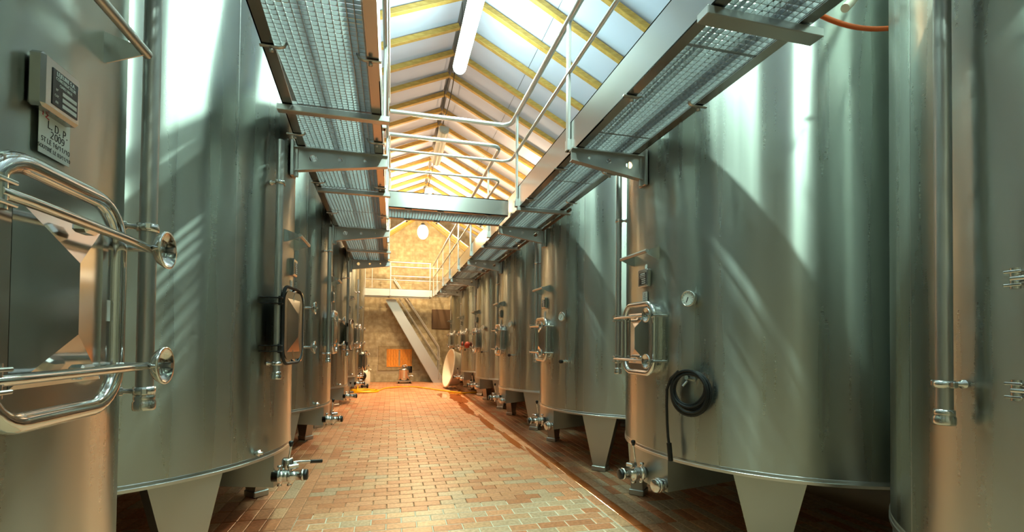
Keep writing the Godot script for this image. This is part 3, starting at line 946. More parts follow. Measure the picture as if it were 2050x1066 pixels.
# side: -1 left row, 1 right row. k says what this tank carries.
func tank(side: int, z: float, label: String, k: Dictionary) -> Node3D:
	var t := thing("steel_tank", label, "tank", V(XR if side > 0 else XL, 0, z), -PI / 2 * side, "round steel tanks along the aisle")
	var dy: float = 0.06 if side < 0 else 0.0
	var body := fit("shell", "shell%d" % k.get("shell", 0), M.tank, t, Vector3.ZERO, Basis(Vector3.UP, k.get("spin", 0.0)))
	for d: float in [36, -33, 108, -108]:
		fit("weld_seam", "seam", M.seam, body, body.transform.basis.inverse() * at_wall(d, 0, RAD), body.transform.basis.inverse() * facing(d))
	fit("base_rim", "rim", M.seam, t, Vector3.ZERO)
	for d: float in [45, -45, 135, -135]:
		var l := fit("leg", "leg", M.leg, t, at_wall(d, 0, RAD - 0.02), facing(d))
		fit("foot", "foot", M.leg, l, Vector3.ZERO)
	var sump := fit("sump", "sump", M.sump, t, Vector3.ZERO)
	var va: float = k.get("valve", 1.0)
	var valve := fit("valve", "valve_body", M.valve, t, at_wall(va, 0.405, RAD + 0.01), Basis(Vector3.UP, k.get("valve_turn", 0.0)))
	fit("valve_clamp", "valve_bolts", M.valve, valve, Vector3.ZERO)
	fit("valve_plug", "valve_plug", M.black, valve, Vector3.ZERO)
	fit("valve_stem", "valve_stem", M.valve, valve, Vector3.ZERO)
	fit("valve_knob", "valve_knob", M.black, valve, Vector3.ZERO)
	if k.get("lever", false):
		var lv := fit("valve_lever", "lever", M.valve, valve, Vector3.ZERO)
		fit("lever_grip", "lever_grip", M.black, valve, Vector3.ZERO)
	if k.get("cap", side > 0):
		fit("blank_cap", "blank_cap", M.valve, t, at_wall(11.0 * side, 0.375, RAD - 0.005), facing(11.0 * side))
	if side < 0 or k.get("plug", false):
		fit("drain_plug", "plug", M.valve, t, at_wall(-23.5, 0.607), facing(-23.5))
	# hatch
	var dx: float = k.get("dx", 0.0)
	var hy: float = k.get("hatch_y", 1.335 + dy)
	var ho := Vector3(dx + k.get("hatch_x", 0.0), hy, RAD)
	fit("hatch_frame", "hatch_frame", M.polish, t, ho)
	if k.get("open", false):
		var dark := fit("hatch_opening", "hatch_dark", M.black, t, ho)
		dark.position.z += 0.02
		var turn := Basis(Vector3.UP, deg_to_rad(-6.0))
		var lid := fit("hatch_lid", "hatch_lid", M.lid, t, Vector3(k.get("lid_x", -0.18), hy, RAD + 0.05), turn)
		fit("gasket", "gasket", M.rubber, lid, Vector3(0, 0, 0.004))
		lid.set_meta("label", "open polished hatch lid with a black gasket")
	else:
		var shut := fit("hatch_lid", "hatch_lid", M.lid, t, ho + Vector3(0, 0, 0.035))
		if k.get("big_text", false):
			fit("strip_sticker", "strip_sticker", M.paper, shut, Vector3(0.165, -0.015, 0.0128))
	for y: float in [-0.15, 0.15]:
		if not k.get("open", false):
			fit("clamp_bar", "clamp_bar", M.polish, t, ho + Vector3(0, y, 0))
		fit("hinge", "hinge", M.valve if not k.get("open", false) else M.black, t, ho + (Vector3(-0.17, y, -0.075) if k.get("open", false) else Vector3(0, y, 0)))
		fit("swing_bolt", "swing_bolt", M.valve, t, ho + Vector3(0, y, 0))
		fit("hand_wheel", "hand_wheel", M.polish, t, ho + Vector3(-0.25 * 0.15, y, -0.02), Basis.IDENTITY.scaled(Vector3.ONE * 1.15))
	if not k.get("low", false):
		var bar := fit("hanging_rod", "hang_rod", M.pipe, t, Vector3(dx, 1.915 + dy + (0.035 if side < 0 else 0.0) + k.get("rod_y", 0.0), RAD - 0.01 - k.get("rod_in", 0.0)))
		for x: float in [-0.17, 0.17]:
			fit("gusset", "gusset", M.valve, bar, Vector3(x, 0, 0))
		var case := fit("name_plate", "plate_case", M.galv, t, Vector3(k.get("plate_x", 0.02) + dx, 1.755 + dy, RAD + 0.006), Basis.IDENTITY.scaled(Vector3.ONE * k.get("plate_scale", 1.0)))
		fit("plate_print", "plate_print", M.print, case, Vector3.ZERO)
		fit("plate_fields", "plate_fields", M.white_ink, case, Vector3.ZERO)
		if k.get("big_text", false):
			var lines := ["LEJEUNE S.A.", "CONSTRUCTEUR", "CUVES INOX"]
			for i in 3:
				text(lines[i], [0.0115, 0.0095, 0.008][i], M.white_ink, case, "plate_lettering", Transform3D(Basis.IDENTITY, Vector3(0.006, 0.029 - 0.0115 * i, 0.0268)))
			var left := ["N\u00b0", "CAP.", "AN"]
			for i in 3:
				text(left[i], 0.0075, M.white_ink, case, "plate_lettering", Transform3D(Basis.IDENTITY, Vector3(-0.024, -0.008 - 0.014 * i, 0.0268)))
		else:
			fit("plate_lines", "plate_lines", M.white_ink, case, Vector3.ZERO)
		if k.get("big_text", false):
			var lab := fit("paper_label", "label_large", M.paper, t, Vector3(-0.03, 1.667 + dy, RAD + 0.002))
			text("12", 0.026, M.red_ink, lab, "handwriting", Transform3D(Basis(Vector3.BACK, -0.2), Vector3(-0.03, 0.036, 0.0028)))
			var hand := [["L. D. P.", 0.021, 0.008, 0.014], ["2009", 0.02, 0.008, -0.004], ["ST LE 16/11/10", 0.0135, 0.003, -0.021], ["SOUTIR\u00c9 LE 03/11/10", 0.0105, 0.0, -0.037]]
			for h: Array in hand:
				text(h[0], h[1], M.ink, lab, "handwriting", Transform3D(Basis(Vector3.BACK, -0.04), Vector3(h[2], h[3], 0.0028)))
		else:
			var lab2 := fit("paper_label", "label_small", M.paper, t, Vector3(0.012 + dx, 1.618 + dy, RAD + 0.002))
			fit("label_writing", "label_lines", M.ink, lab2, Vector3.ZERO)
		if side > 0:
			fit("round_sticker", "sticker", M.paper, t, Vector3(dx + 0.02, 1.838, RAD + 0.001))
			var g := fit("thermometer", "gauge_case", M.polish, t, at_wall(22.6, 1.58), facing(22.6))
			fit("dial", "gauge_dial", M.dial, g, Vector3.ZERO)
			fit("dial_marks", "gauge_marks", M.ink, g, Vector3.ZERO)
			if k.get("tap", true):
				var tp := fit("sampling_tap", "tap", M.valve, t, at_wall(25.4, 1.1), facing(25.4))
				fit("tap_knob", "tap_knob", M.black, tp, Vector3.ZERO)
	if k.has("pipe"):
		var pd: float = k.pipe
		var p := fit("overflow_pipe", "pipe" if side > 0 or k.get("tall", false) else "pipe_short", M.pipe, t, at_wall(pd, k.get("pipe_y", 0.0), RAD + 0.062), facing(pd))
		fit("pipe_end", "pipe_end", M.valve, p, Vector3.ZERO)
		for y: float in k.get("clips", [1.15, 2.3]):
			fit("pipe_clip", "pipe_clip", M.valve, p, Vector3(0, y - k.get("pipe_y", 0.0), 0))
	return t

func tanks() -> void:
	build_meshes()
	tank(1, 0.776, "nearest tank of the right row, cut off by the picture's edge", {"shell": 0, "pipe": -18.6, "clips": [1.18, 2.9], "dx": 0.115})
	tank(1, 3.025, "big tank with the black cable coil hanging on its side", {"shell": 1, "pipe": -27.5, "tap": false})
	tank(1, 5.281, "third tank of the right row, its thermometer and tap in plain view", {"shell": 2, "pipe": -25.0})
	tank(1, 7.573, "fourth tank of the right row, seen past the third one", {"shell": 0, "pipe": -25.0})
	tank(1, 9.844, "fifth tank of the right row, before the one with the copper cup", {"shell": 1, "pipe": -25.0})
	tank(1, 12.08, "sixth tank of the right row, the white tub leaning against it", {"shell": 2, "pipe": -25.0})
	tank(1, 14.32, "last tank of the right row, next to the end wall", {"shell": 0, "pipe": -25.0})
	tank(-1, 1.243, "nearest left tank, with a handwritten label above its closed hatch", {"shell": 1, "pipe": 23.0, "clips": [1.14, 1.64], "big_text": true, "hatch_x": -0.07, "plate_x": -0.05, "pipe_y": 0.03, "plate_scale": 0.9, "hatch_y": 1.38, "rod_y": 0.03, "rod_in": 0.015, "valve": -12.0})
	tank(-1, 3.663, "second left tank, its hatch lid swung open, a long lever on its valve", {"lever": true, "shell": 2, "pipe": -18.5, "open": true, "lid_x": -0.18, "valve": -12.0})
	tank(-1, 6.009, "third tank of the left row, its hatch shut and clamped", {"shell": 0, "pipe": -16.0, "valve": -12.0})
	tank(-1, 8.356, "fourth tank of the left row, its hatch lid open, by the catwalk's end", {"shell": 1, "pipe": -16.0, "open": true, "lid_x": -0.1, "valve": -12.0})
	tank(-1, 10.7, "fifth tank of the left row, mostly hidden beyond the catwalk's end", {"shell": 2, "pipe": -16.0, "valve": -12.0})
	tank(-1, 13.05, "farthest left tank, with a low hatch above the yellow hose", {"shell": 0, "hatch_y": 0.78, "open": true, "low": true, "lid_x": -0.1, "valve": -30.0})

# ------------------------------------------------------------------ catwalks
func channel(s: Shape, a: Vector3, b: Vector3, height: float, inward: Vector3) -> void:   # C section, a and b on the lower outer edge
	s.bar(a + Vector3(0, height / 2, 0) + inward * 0.003, b + Vector3(0, height / 2, 0) + inward * 0.003, 0.006, height)
	s.bar(a + inward * 0.028 + Vector3(0, 0.004, 0), b + inward * 0.028 + Vector3(0, 0.004, 0), 0.056, 0.008)
	s.bar(a + inward * 0.02 + Vector3(0, height - 0.004, 0), b + inward * 0.02 + Vector3(0, height - 0.004, 0), 0.04, 0.008)

func grating(x0: float, x1: float, z0: float, z1: float, y: float, across := true) -> ArrayMesh:
	var s := Shape.new()
	var deep := 0.02
	var n := int((x1 - x0) / 0.03)
	for i in n + 1:
		var x := lerpf(x0, x1, float(i) / n)
		s.box(V(x, y + deep / 2, (z0 + z1) / 2), Vector3(0.003, deep, z1 - z0))
	var m := int((z1 - z0) / 0.03)
	for i in m + 1:
		var z := lerpf(z0, z1, float(i) / m)
		s.box(V((x0 + x1) / 2, y + deep / 2 + 0.002, z), Vector3(x1 - x0, deep - 0.003, 0.003 if i > 0 and i < m else 0.006))
	return s.mesh()

func bracket(parent: Node, side: int, z: float, x_in: float, x_wall: float, y: float) -> void:   # cantilever bracket with three round holes, bolted to a tank
	var s := Shape.new()
	var web := PackedVector2Array([Vector2(x_in, y - 0.075), Vector2(x_wall, y - 0.165), Vector2(x_wall, y), Vector2(x_in, y)])
	var holes := []
	var k := 0
	for f: float in [0.24, 0.5, 0.78]:
		var x := lerpf(x_in, x_wall, f)
		holes.append(disc([0.011, 0.017, 0.026][k], 16, Vector2(x, y - lerpf(0.042, 0.075, f))))
		k += 1
	# cut the web into strips, each with its own hole
	var cuts := [x_in, lerpf(x_in, x_wall, 0.36), lerpf(x_in, x_wall, 0.63), x_wall]
	for i in 3:
		var strip := PackedVector2Array([Vector2(cuts[i], y - 0.5), Vector2(cuts[i + 1], y - 0.5), Vector2(cuts[i + 1], y + 0.5), Vector2(cuts[i], y + 0.5)])
		var piece: PackedVector2Array = Geometry2D.intersect_polygons(web, strip)[0]
		var hole: PackedVector2Array = holes[i]
		# halve through the hole so that each half is a simple outline
		var mid: float = (hole[0].x + hole[8].x) / 2
		for h: float in [-1, 1]:
			var halfbox := PackedVector2Array([Vector2(mid, y - 0.6), Vector2(mid + h, y - 0.6), Vector2(mid + h, y + 0.6), Vector2(mid, y + 0.6)])
			for p: PackedVector2Array in Geometry2D.intersect_polygons(piece, halfbox):
				for q: PackedVector2Array in Geometry2D.clip_polygons(p, hole):
					s.slab(q, 0.006, V(0, 0, z + 0.003))
	var d := 1.0 if x_wall > x_in else -1.0
	s.bar(V(x_in, y - 0.004, z), V(x_wall, y - 0.004, z), 0.07, 0.008)
	s.bar(V(x_in, y - 0.079, z), V(x_wall, y - 0.169, z), 0.05, 0.008)
	s.box(V(x_wall - d * 0.012, y - 0.085, z), Vector3(0.024, 0.25, 0.09), Basis.IDENTITY, 0.004)
	s.box(V(x_wall - d * 0.024, y - 0.085, z), Vector3(0.045, 0.25, 0.02), Basis.IDENTITY, 0.004)
	put("bracket", s.mesh(), M.beam, parent)

func post(parent: Node, at: Vector3, top: float) -> void:
	var s := Shape.new()
	s.box(at + Vector3(0, top / 2, 0), Vector3(0.02, top - 0.02, 0.045), Basis.IDENTITY, 0.004)
	s.box(at + Vector3(0, 0.05, 0), Vector3(0.03, 0.08, 0.05), Basis.IDENTITY, 0.004)
	put("post", s.mesh(), M.rail, parent)

func pipe_part(called: String, path: Array, r: float, parent: Node, mat: Material = null) -> void:
	var s := Shape.new()
	s.tube(path, r, 12)
	put(called, s.mesh(), M.rail if mat == null else mat, parent)

func bend(a: Vector3, corner: Vector3, b: Vector3, r := 0.1, k := 6) -> Array:
	var p := corner + (a - corner).normalized() * r
	var q := corner + (b - corner).normalized() * r
	var out := []
	for i in k + 1:
		var t := float(i) / k
		out.append(p.lerp(corner, t).lerp(corner.lerp(q, t), t))
	return out

func clip(parent: Node, at: Vector3, dir: float) -> void:   # bent strap that holds a grating to its channel
	var s := Shape.new()
	s.tube([at + Vector3(-dir * 0.05, -0.006, 0), at + Vector3(dir * 0.03, -0.008, 0), at + Vector3(dir * 0.055, 0.0, 0), at + Vector3(dir * 0.062, 0.02, 0)], 0.011, 8, false, true, 0.5)
	s.lathe([Vector2(0, -0.03), Vector2(0.01, -0.03), Vector2(0.01, -0.018), Vector2(0, -0.018)], at, Basis.IDENTITY, 8)
	put("grating_clip", s.mesh(), M.beam, parent)

func catwalks() -> void:
	var y := CAT_Y
	# right
	var x0 := 1.19
	var x1 := 1.655
	var r := thing("catwalk", "long railed grating catwalk bracketed to the right row of tanks", "catwalk", Vector3.ZERO)
	for e: Array in [[x0, 1.0], [x1, -1.0]]:
		var s := Shape.new()
		channel(s, V(e[0], y, -0.4), V(e[0], y, 14.5), 0.222, Vector3(e[1], 0, 0))
		put("side_channel", s.mesh(), M.galv, r)
	var zs := [-0.4, 0.78, 1.62, 1.85, 2.775, 3.7, 4.48, 5.3, 6.4, 7.57, 8.7, 9.84, 10.95, 12.08, 13.25, 14.5]
	for i in zs.size() - 1:
		var g := put("grating", grating(x0 + 0.03, x1 - 0.03, zs[i] + 0.006, zs[i + 1] - 0.006, y + 0.009), M.grate, r)
		g.set_meta("kind", "stuff")
	for z: float in [1.62, 4.48, 6.4, 8.7, 10.95, 13.25]:
		var s := Shape.new()
		s.box(V((x0 + x1) / 2 + 0.02, y - 0.022, z), Vector3(x1 - x0 + 0.09, 0.036, 0.045 if z > 2 else 0.07), Basis.IDENTITY, 0.003)
		put("cross_member", s.mesh(), M.beam, r)
	for z: float in [0.776, 3.025, 5.281, 7.573, 9.844, 12.08]:
		bracket(r, 1, z, x0 - 0.03, XR - RAD - 0.004, y - 0.004)
	for z: float in [3.13, 4.56, 6.02, 7.4, 8.86, 10.24, 11.63, 13.1, 14.3]:
		post(r, V(x0 - 0.012, y + 0.01, z), 0.95)
	for z: float in [2.29, 3.4, 4.2, 6.1, 8.3]:
		clip(r, V(x0 + 0.03, y, z), 1.0)
		clip(r, V(x1 - 0.03, y, z), -1.0)
	var xr := x0 - 0.012
	var xl := -0.078
	for e: Array in [[0.95, 0.022, "handrail"], [0.57, 0.014, "mid_rail"]]:
		var h: float = y + e[0]
		var a := V(xr, h, -0.4)
		var c := V(xr, h, 4.84)
		var d := V(xl + 0.03, h, 4.84)
		pipe_part(e[2], [a] + bend(a, c, d, 0.12) + [d], e[1], r)
		var a2 := V(xl + 0.03, h - 0.03, 5.31)
		var c2 := V(xr, h - 0.03, 5.31)
		var d2 := V(xr, h, 14.5)
		pipe_part(e[2], [a2] + bend(a2, c2, d2, 0.12) + [d2], e[1], r)
	pipe_part("cable_conduit", [V(x1 + 0.03, y - 0.01, 4.4), V(x1 + 0.03, y - 0.02, 9.0), V(x1 + 0.02, y - 0.03, 13.0)], 0.016, r, M.brown)
	# left
	y = CAT_Y + 0.035
	var l0 := -0.685
	var l := thing("catwalk", "shorter grating catwalk bracketed to the left row of tanks", "catwalk", Vector3.ZERO)
	var ls := Shape.new()
	channel(ls, V(xl, y, -0.4), V(xl, y, 8.5), 0.222, Vector3.LEFT)
	put("side_channel", ls.mesh(), M.galv, l)
	ls = Shape.new()
	for e: Array in [[-0.555, -0.4, -0.575, 1.9], [-0.575, 1.9, -0.66, 3.6], [-0.66, 3.6, l0, 5.0], [l0, 5.0, l0, 8.5]]:
		channel(ls, V(e[0], y, e[1]), V(e[2], y, e[3]), 0.222, Vector3.RIGHT)
	put("side_channel", ls.mesh(), M.galv, l)
	zs = [-0.4, 0.7, 1.8, 2.97, 3.66, 4.5, 5.3, 6.01, 7.4, 8.5]
	for i in zs.size() - 1:
		var g := put("grating", grating([-0.53, -0.53, -0.545, -0.6, -0.63, -0.65, -0.66, -0.66, -0.66][i], xl - 0.03, zs[i] + 0.006, zs[i + 1] - 0.006, y + 0.009), M.grate, l)
		g.set_meta("kind", "stuff")
	for z: float in [0.7, 1.8, 2.97, 4.5, 7.4]:
		var s := Shape.new()
		s.box(V(-0.343, y - 0.022, z), Vector3(0.625 if z > 2 else 0.56, 0.036, 0.05), Basis.IDENTITY, 0.003)
		put("cross_member", s.mesh(), M.beam, l)
	for z: float in [1.243, 3.6, 6.009, 8.356]:
		bracket(l, -1, z, xl + 0.03, XL + RAD + 0.004, y - 0.004)
	for z: float in [1.9, 3.2, 4.62, 5.55, 6.9, 8.3]:
		post(l, V(xl + 0.012, y + 0.01, z), 0.95)
	for z: float in [2.38, 3.37, 4.35, 5.35]:
		clip(l, V(l0 + (0.13 if z < 3 else 0.05), y, z), 1.0)
		clip(l, V(xl - 0.04, y, z), -1.0)
	for e: Array in [[0.95, 0.022, "handrail"], [0.57, 0.014, "mid_rail"]]:
		var h: float = y + e[0]
		pipe_part(e[2], [V(xl + 0.012, h, -0.4), V(xl + 0.012, h, 4.72)], e[1], l)
		var a := V(xl + 0.012, h, 5.45)
		var c := V(xl + 0.012, h, 8.45)
		var d := V(l0, h, 8.45)
		pipe_part(e[2], [a] + bend(a, c, d, 0.1) + [d], e[1], l)
	var es := Shape.new()
	channel(es, V(xl - 0.006, y, 8.5), V(l0 + 0.006, y, 8.5), 0.222, V(0, 0, -1))
	put("end_channel", es.mesh(), M.galv, l)
	y = CAT_Y
	# footbridge across the aisle
	var b := thing("footbridge", "short grating footbridge joining the two catwalks across the aisle", "footbridge", Vector3.ZERO)
	for e: Array in [[4.84, 1.0], [5.31, -1.0]]:
		var s := Shape.new()
		channel(s, V(xl + 0.03, y, e[0]), V(x0 - 0.025, y, e[0]), 0.165, V(0, 0, e[1]))
		put("side_channel", s.mesh(), M.galv, b)
	var bg := put("grating", grating(xl + 0.03, x0 - 0.03, 4.87, 5.28, y + 0.009), M.grate, b)
	bg.set_meta("kind", "stuff")
	for x: float in [0.14, 0.46, 0.95]:
		clip(b, V(x, y, 4.87), 0.6)
		clip(b, V(x, y, 5.28), 0.6)
	# landing by the end wall
	var p := thing("landing", "railed grating landing in front of the end wall above the steep stair", "landing", Vector3.ZERO)
	for e: Array in [[14.53, 1.0], [15.08, -1.0]]:
		var s := Shape.new()
		channel(s, V(-0.84, y, e[0]), V(1.16, y, e[0]), 0.222, V(0, 0, e[1]))
		put("side_channel", s.mesh(), M.dull, p)
	for x: float in [-0.84, -0.1, 1.13]:
		var s := Shape.new()
		s.bar(V(x, y + 0.05, 14.54), V(x, y + 0.05, 15.07), 0.03, 0.09)
		put("cross_member", s.mesh(), M.beam, p)
	var pg := put("grating", grating(-0.8, 1.14, 14.57, 15.04, y + 0.009), M.grate, p)
	pg.set_meta("kind", "stuff")
	for e: Array in [[-0.06, 14.52, 1.0], [1.09, 14.53, 1.0], [-0.8, 15.09, 0.95], [-0.6, 15.09, 0.95], [-0.05, 15.09, 0.95], [1.14, 15.09, 0.95]]:
		post(p, V(e[0], y + 0.01, e[1]), e[2])
	for h: float in [0.6, 1.01]:
		var k := 0.02 if h > 0.9 else 0.014
		pipe_part("handrail" if h > 0.9 else "mid_rail", [V(-0.07, y + h, 14.52), V(1.11, y + h, 14.52)], k, p)
		pipe_part("handrail" if h > 0.9 else "mid_rail", [V(-0.82, y + h - 0.05, 15.09), V(1.55, y + h - 0.05, 15.09)], k, p)
	# steep stair down from the landing
	var st := thing("stair", "steep steel stair leaning down from the landing to the floor", "stair", Vector3.ZERO)
	var top := V(-0.06, 2.56, 15.14)
	var foot := V(1.42, 0.0, 15.14)
	var dir := (foot - top).normalized()
	for z: float in [0.0, 0.46]:
		var s := Shape.new()
		var side := Vector3(-dir.y, dir.x, 0)
		var o := V(0, 0, z)
		var w := 0.125
		s.slab(PackedVector2Array([Vector2(top.x - 0.14, top.y + 0.0), Vector2(top.x + 0.15, top.y + 0.03), Vector2(foot.x + 0.13, 0.2), Vector2(foot.x + 0.13, 0.0), Vector2(foot.x - 0.14, 0.0)]), 0.008, V(0, 0, 15.14 + z))
		put("stringer", s.mesh(), M.dull, st)
	for i in 11:
		var q := top.lerp(foot, (i + 0.6) / 11.6)
		var s := Shape.new()
		s.box(q + V(0, 0, 0.23), Vector3(0.2, 0.025, 0.44), Basis.IDENTITY, 0.004)
		put("tread", s.mesh(), M.grate, st)
	for z: float in [15.12, 15.62]:
		pipe_part("stair_rail", [V(0.04, 3.24, z), V(1.44, 1.14, z), V(1.46, 1.02, z), V(1.44, 0.12, z)], 0.016, st)
		pipe_part("stair_mid_rail", [V(0.2, 2.62, z), V(1.44, 0.72, z)], 0.01, st)

# ------------------------------------------------------------------ loose things
func coil_path(c: Vector3, r: float, turns: float, axis: Basis, spread: float, seed_: int, start := 0.0) -> Array:
	var q := RandomNumberGenerator.new()
	q.seed = seed_
	var p := []
	var n := int(turns * 28)
	var rr := r
	for i in n + 1:
		var a := start + TAU * i / 28.0
		if i % 28 == 0:
			rr = r + q.randf_range(-spread, spread)
		var k := r + (rr - r) * 1.0 + spread * 0.25 * sin(a * 0.37)
		p.append(c + axis * Vector3(cos(a) * k, sin(a) * k, 0.0 + spread * 0.6 * sin(a * 0.21 + 1.0)))
	return p

func small_things() -> void:
	# black cable coil on the side of the second right tank
	var face := Basis(Vector3.UP, -PI / 2 + deg_to_rad(24.0))
	var tank_at := V(XR, 0, 3.025)
	var c := tank_at + Basis(Vector3.UP, -PI / 2) * at_wall(23.6, 1.012, RAD + 0.064)
	var t := thing("cable_coil", "black rubber cable hung in a coil on the side of a steel tank", "cable", c)
	var s := Shape.new()
	for i in 7:
		var r := 0.1 + 0.0055 * i
		var ring := []
		for j in 40:
			var a := TAU * j / 40.0
			var k := r + 0.006 * sin(a * 2.0 + i) + 0.004 * sin(a + i * 1.7)
			ring.append(face * Vector3(cos(a) * k + 0.004 * sin(i * 2.1), sin(a) * k - 0.004 * i + 0.012, 0.02 * sin(i * 1.9) - 0.004))
		s.tube(ring, 0.0085, 9, true)
	put("coil", s.mesh(), M.rubber, t)
	s = Shape.new()
	var tail := []
	for q: Vector3 in [Vector3(-0.06, 0.12, 0.02), Vector3(-0.115, 0.07, 0.02), Vector3(-0.145, 0.0, 0.012), Vector3(-0.152, -0.1, 0.004), Vector3(-0.15, -0.22, 0.0), Vector3(-0.145, -0.3, -0.002), Vector3(-0.138, -0.34, -0.002)]:
		tail.append(face * q)
	s.tube(tail, 0.0085, 9)
	put("cable_tail", s.mesh(), M.rubber, t)
	s = Shape.new()
	s.tube([face * Vector3(-0.138, -0.335, -0.002), face * Vector3(-0.136, -0.35, -0.002), face * Vector3(-0.128, -0.41, 0.0), face * Vector3(-0.124, -0.445, 0.0)], 0.016, 10)
	put("plug", s.mesh(), M.black, t)
	s = Shape.new()
	s.tube([face * Vector3(0.0, 0.07, -0.05), face * Vector3(0.0, 0.085, 0.03)], 0.014, 10)
	s.tube([face * Vector3(-0.012, 0.062, 0.0), face * Vector3(-0.03, 0.03, 0.02)], 0.008, 8)
	put("hook", s.mesh(), M.valve, t)
	# orange air hose drooping from the right catwalk
	s = Shape.new()
	var path := []
	for i in 17:
		var f := i / 16.0
		path.append(V(lerpf(1.68, 2.3, f), 2.935 - 0.14 * sin(PI * (0.25 + f * 0.55)) - 0.02 * f, 1.72 + 0.05 * f))
	s.tube(path, 0.011, 10)
	tag(put("air_hose", s.mesh(), M.orange), "orange hose drooping between the right catwalk and the nearest right tank", "hose")
	s = Shape.new()
	s.tube([V(2.19, 3.0, 1.9), V(2.22, 3.03, 1.9), V(2.27, 3.09, 1.9), V(2.34, 3.16, 1.9)], 0.022, 12)
	tag(put("hose_nozzle", s.mesh(), M.plastic), "white nozzle at the picture's top edge above the orange hose", "nozzle")
	# yellow hose: pile and run
	s = Shape.new()
	for i in 5:
		var ring := []
		for j in 36:
			var a := TAU * j / 36.0
			ring.append(V(-0.66 + (0.36 - 0.03 * i) * cos(a) + 0.03 * sin(i * 2.3), 0.018 + 0.016 * (i % 3) + 0.006 * sin(a * 3 + i), 12.65 + (0.3 - 0.02 * i) * sin(a)))
		s.tube(ring, 0.016, 8, true)
	var hose := thing("water_hose", "bright yellow hose coiled on the floor and trailing across the aisle", "hose", Vector3.ZERO)
	put("coil", s.mesh(), M.yellow, hose)
	s = Shape.new()
	var run := Curve3D.new()
	for q: Array in [[-0.5, 12.4], [-0.28, 12.9], [-0.1, 13.45], [0.5, 13.75], [0.95, 13.2], [1.24, 12.67], [1.67, 12.0], [1.95, 11.95], [2.2, 12.0]]:
		run.add_point(V(q[0], 0.017, q[1]))
	for i in range(1, run.point_count - 1):
		var d := (run.get_point_position(i + 1) - run.get_point_position(i - 1)) * 0.2
		run.set_point_in(i, -d); run.set_point_out(i, d)
	run.bake_interval = 0.08
	s.tube(Array(run.get_baked_points()), 0.016, 8)
	put("run", s.mesh(), M.yellow, hose)
	s = Shape.new()
	s.tube([V(-0.83, 0.03, 12.7), V(-0.82, 0.2, 13.0), V(-0.8, 0.32, 13.3), V(-0.76, 0.36, 13.42)], 0.016, 8)
	put("riser", s.mesh(), M.yellow, hose)
	# hose reel trolley
	var reel := thing("hose_trolley", "small white canister trolley with a black reel beside the yellow hose", "trolley", V(-0.72, 0, 13.75))
	s = Shape.new()
	s.lathe([Vector2(0, 0.07), Vector2(0.13, 0.07), Vector2(0.14, 0.09), Vector2(0.14, 0.42), Vector2(0.1, 0.48), Vector2(0.04, 0.5), Vector2(0, 0.5)], V(0.02, 0, 0), Basis.IDENTITY, 24)
	put("canister", s.mesh(), M.plastic, reel)
	s = Shape.new()
	s.lathe([Vector2(0, -0.05), Vector2(0.12, -0.05), Vector2(0.12, -0.04), Vector2(0.07, -0.03), Vector2(0.07, 0.03), Vector2(0.12, 0.04), Vector2(0.12, 0.05), Vector2(0, 0.05)], V(-0.05, 0.34, -0.22), Basis(Vector3.RIGHT, Vector3.BACK, Vector3.DOWN), 24)
	put("reel", s.mesh(), M.black, reel)
	for x: float in [-0.04, 0.1]:
		s = Shape.new()
		s.lathe([Vector2(0, -0.02), Vector2(0.05, -0.02), Vector2(0.062, -0.012), Vector2(0.062, 0.012), Vector2(0.05, 0.02), Vector2(0, 0.02)], V(x, 0.062, -0.14), Basis(Vector3.BACK, Vector3.RIGHT, Vector3.UP), 18)
		put("wheel", s.mesh(), M.black, reel)
	s = Shape.new()
	s.box(V(0.02, 0.055, -0.02), Vector3(0.2, 0.03, 0.26), Basis.IDENTITY, 0.005)
	put("base", s.mesh(), M.black, reel)
	s = Shape.new()
	s.tube([V(0.1, 0.45, -0.05), V(0.14, 0.52, -0.1), V(0.19, 0.5, -0.1)], 0.018, 8)
	put("handle", s.mesh(), M.plastic, reel)
	# pump on its dolly
	var pump := thing("pump", "small steel pump on a wheeled base in front of the end wall", "pump", V(0.4, 0, 15.1))
	s = Shape.new()
	s.lathe([Vector2(0, 0.1), Vector2(0.15, 0.1), Vector2(0.165, 0.12), Vector2(0.165, 0.4), Vector2(0.172, 0.405), Vector2(0.172, 0.42), Vector2(0.15, 0.45), Vector2(0.09, 0.49), Vector2(0.04, 0.5), Vector2(0.04, 0.54), Vector2(0, 0.54)], V(-0.02, 0, -0.02), Basis.IDENTITY, 28)
	put("canister", s.mesh(), M.polish, pump)
	s = Shape.new()
	s.lathe([Vector2(0, -0.1), Vector2(0.085, -0.1), Vector2(0.09, -0.09), Vector2(0.09, 0.09), Vector2(0.085, 0.1), Vector2(0, 0.1)], V(0.14, 0.42, 0.06), Basis.IDENTITY, 20)
	put("motor", s.mesh(), M.black, pump)
	s = Shape.new()
	s.box(V(0, 0.075, 0), Vector3(0.44, 0.025, 0.36), Basis.IDENTITY, 0.005)
	put("tray", s.mesh(), M.galv, pump)
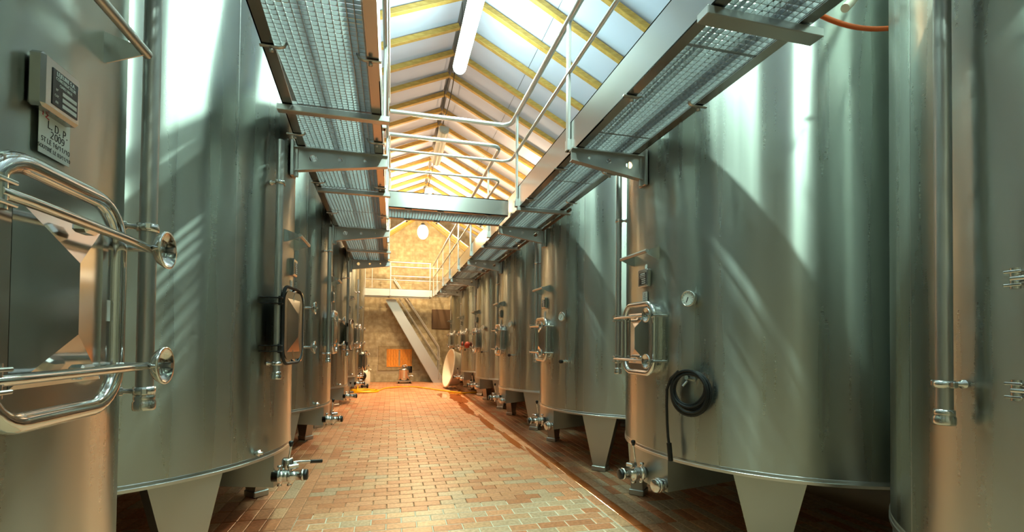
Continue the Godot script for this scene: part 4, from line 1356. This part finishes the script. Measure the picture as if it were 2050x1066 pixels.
	for x: float in [-0.17, 0.17]:
		for z: float in [-0.13, 0.13]:
			s = Shape.new()
			s.lathe([Vector2(0, -0.015), Vector2(0.032, -0.015), Vector2(0.032, 0.015), Vector2(0, 0.015)], V(x, 0.033, z), Basis(Vector3.BACK, Vector3.RIGHT, Vector3.UP), 14)
			put("caster", s.mesh(), M.black, pump)
	s = Shape.new()
	s.tube([V(0.12, 0.22, -0.1), V(0.2, 0.24, -0.12), V(0.25, 0.22, -0.12)], 0.025, 10)
	s.tube([V(-0.12, 0.46, 0), V(-0.05, 0.56, 0), V(0.05, 0.56, 0), V(0.1, 0.48, 0)], 0.012, 8)
	put("fittings", s.mesh(), M.valve, pump)
	# white tub leaning against the sixth right tank
	var ax := V(-0.97, 0.17, -0.14).normalized()
	var bx := ax.cross(Vector3.UP).normalized()
	var tub := thing("tub", "big white round plastic tub tipped on its side at the aisle's far end", "tub", V(1.71, 0.54, 13.2))
	s = Shape.new()
	s.lathe([Vector2(0, -0.14), Vector2(0.4, -0.14), Vector2(0.44, -0.11), Vector2(0.5, 0.16), Vector2(0.535, 0.17), Vector2(0.535, 0.2), Vector2(0.525, 0.205), Vector2(0.49, 0.2), Vector2(0.43, -0.08), Vector2(0.39, -0.11), Vector2(0, -0.11)], Vector3.ZERO, Basis(bx, ax, bx.cross(ax)), 48)
	put("bowl", s.mesh(), M.plastic, tub)
	# copper cup hung on the sixth right tank
	s = Shape.new()
	var cw := V(XR, 0, 12.08) + Basis(Vector3.UP, -PI / 2) * at_wall(27.0, 1.22, RAD + 0.006)
	s.lathe([Vector2(0, 0.0), Vector2(0.05, 0.0), Vector2(0.09, 0.02), Vector2(0.105, 0.06), Vector2(0.1, 0.1), Vector2(0.07, 0.135), Vector2(0.0, 0.15)], Vector3.ZERO, Basis(Vector3.UP, -PI / 2) * outward(27.0) * 0.8, 24)
	var cup := tag(put("copper_cup", s.mesh(), M.copper), "reddish copper cup hung on a tank behind the white tub", "cup")
	cup.position = cw

func _ready() -> void:
	rng.seed = 20
	camera()
	environment()
	materials()
	M.brick_wet = plain(Color.WHITE, 0.12, true)
	M.puddle = plain(Color(0.68, 0.37, 0.19), 0.1)
	lights()
	floor_and_bricks()
	walls()
	roof()
	tanks()
	catwalks()
	small_things()
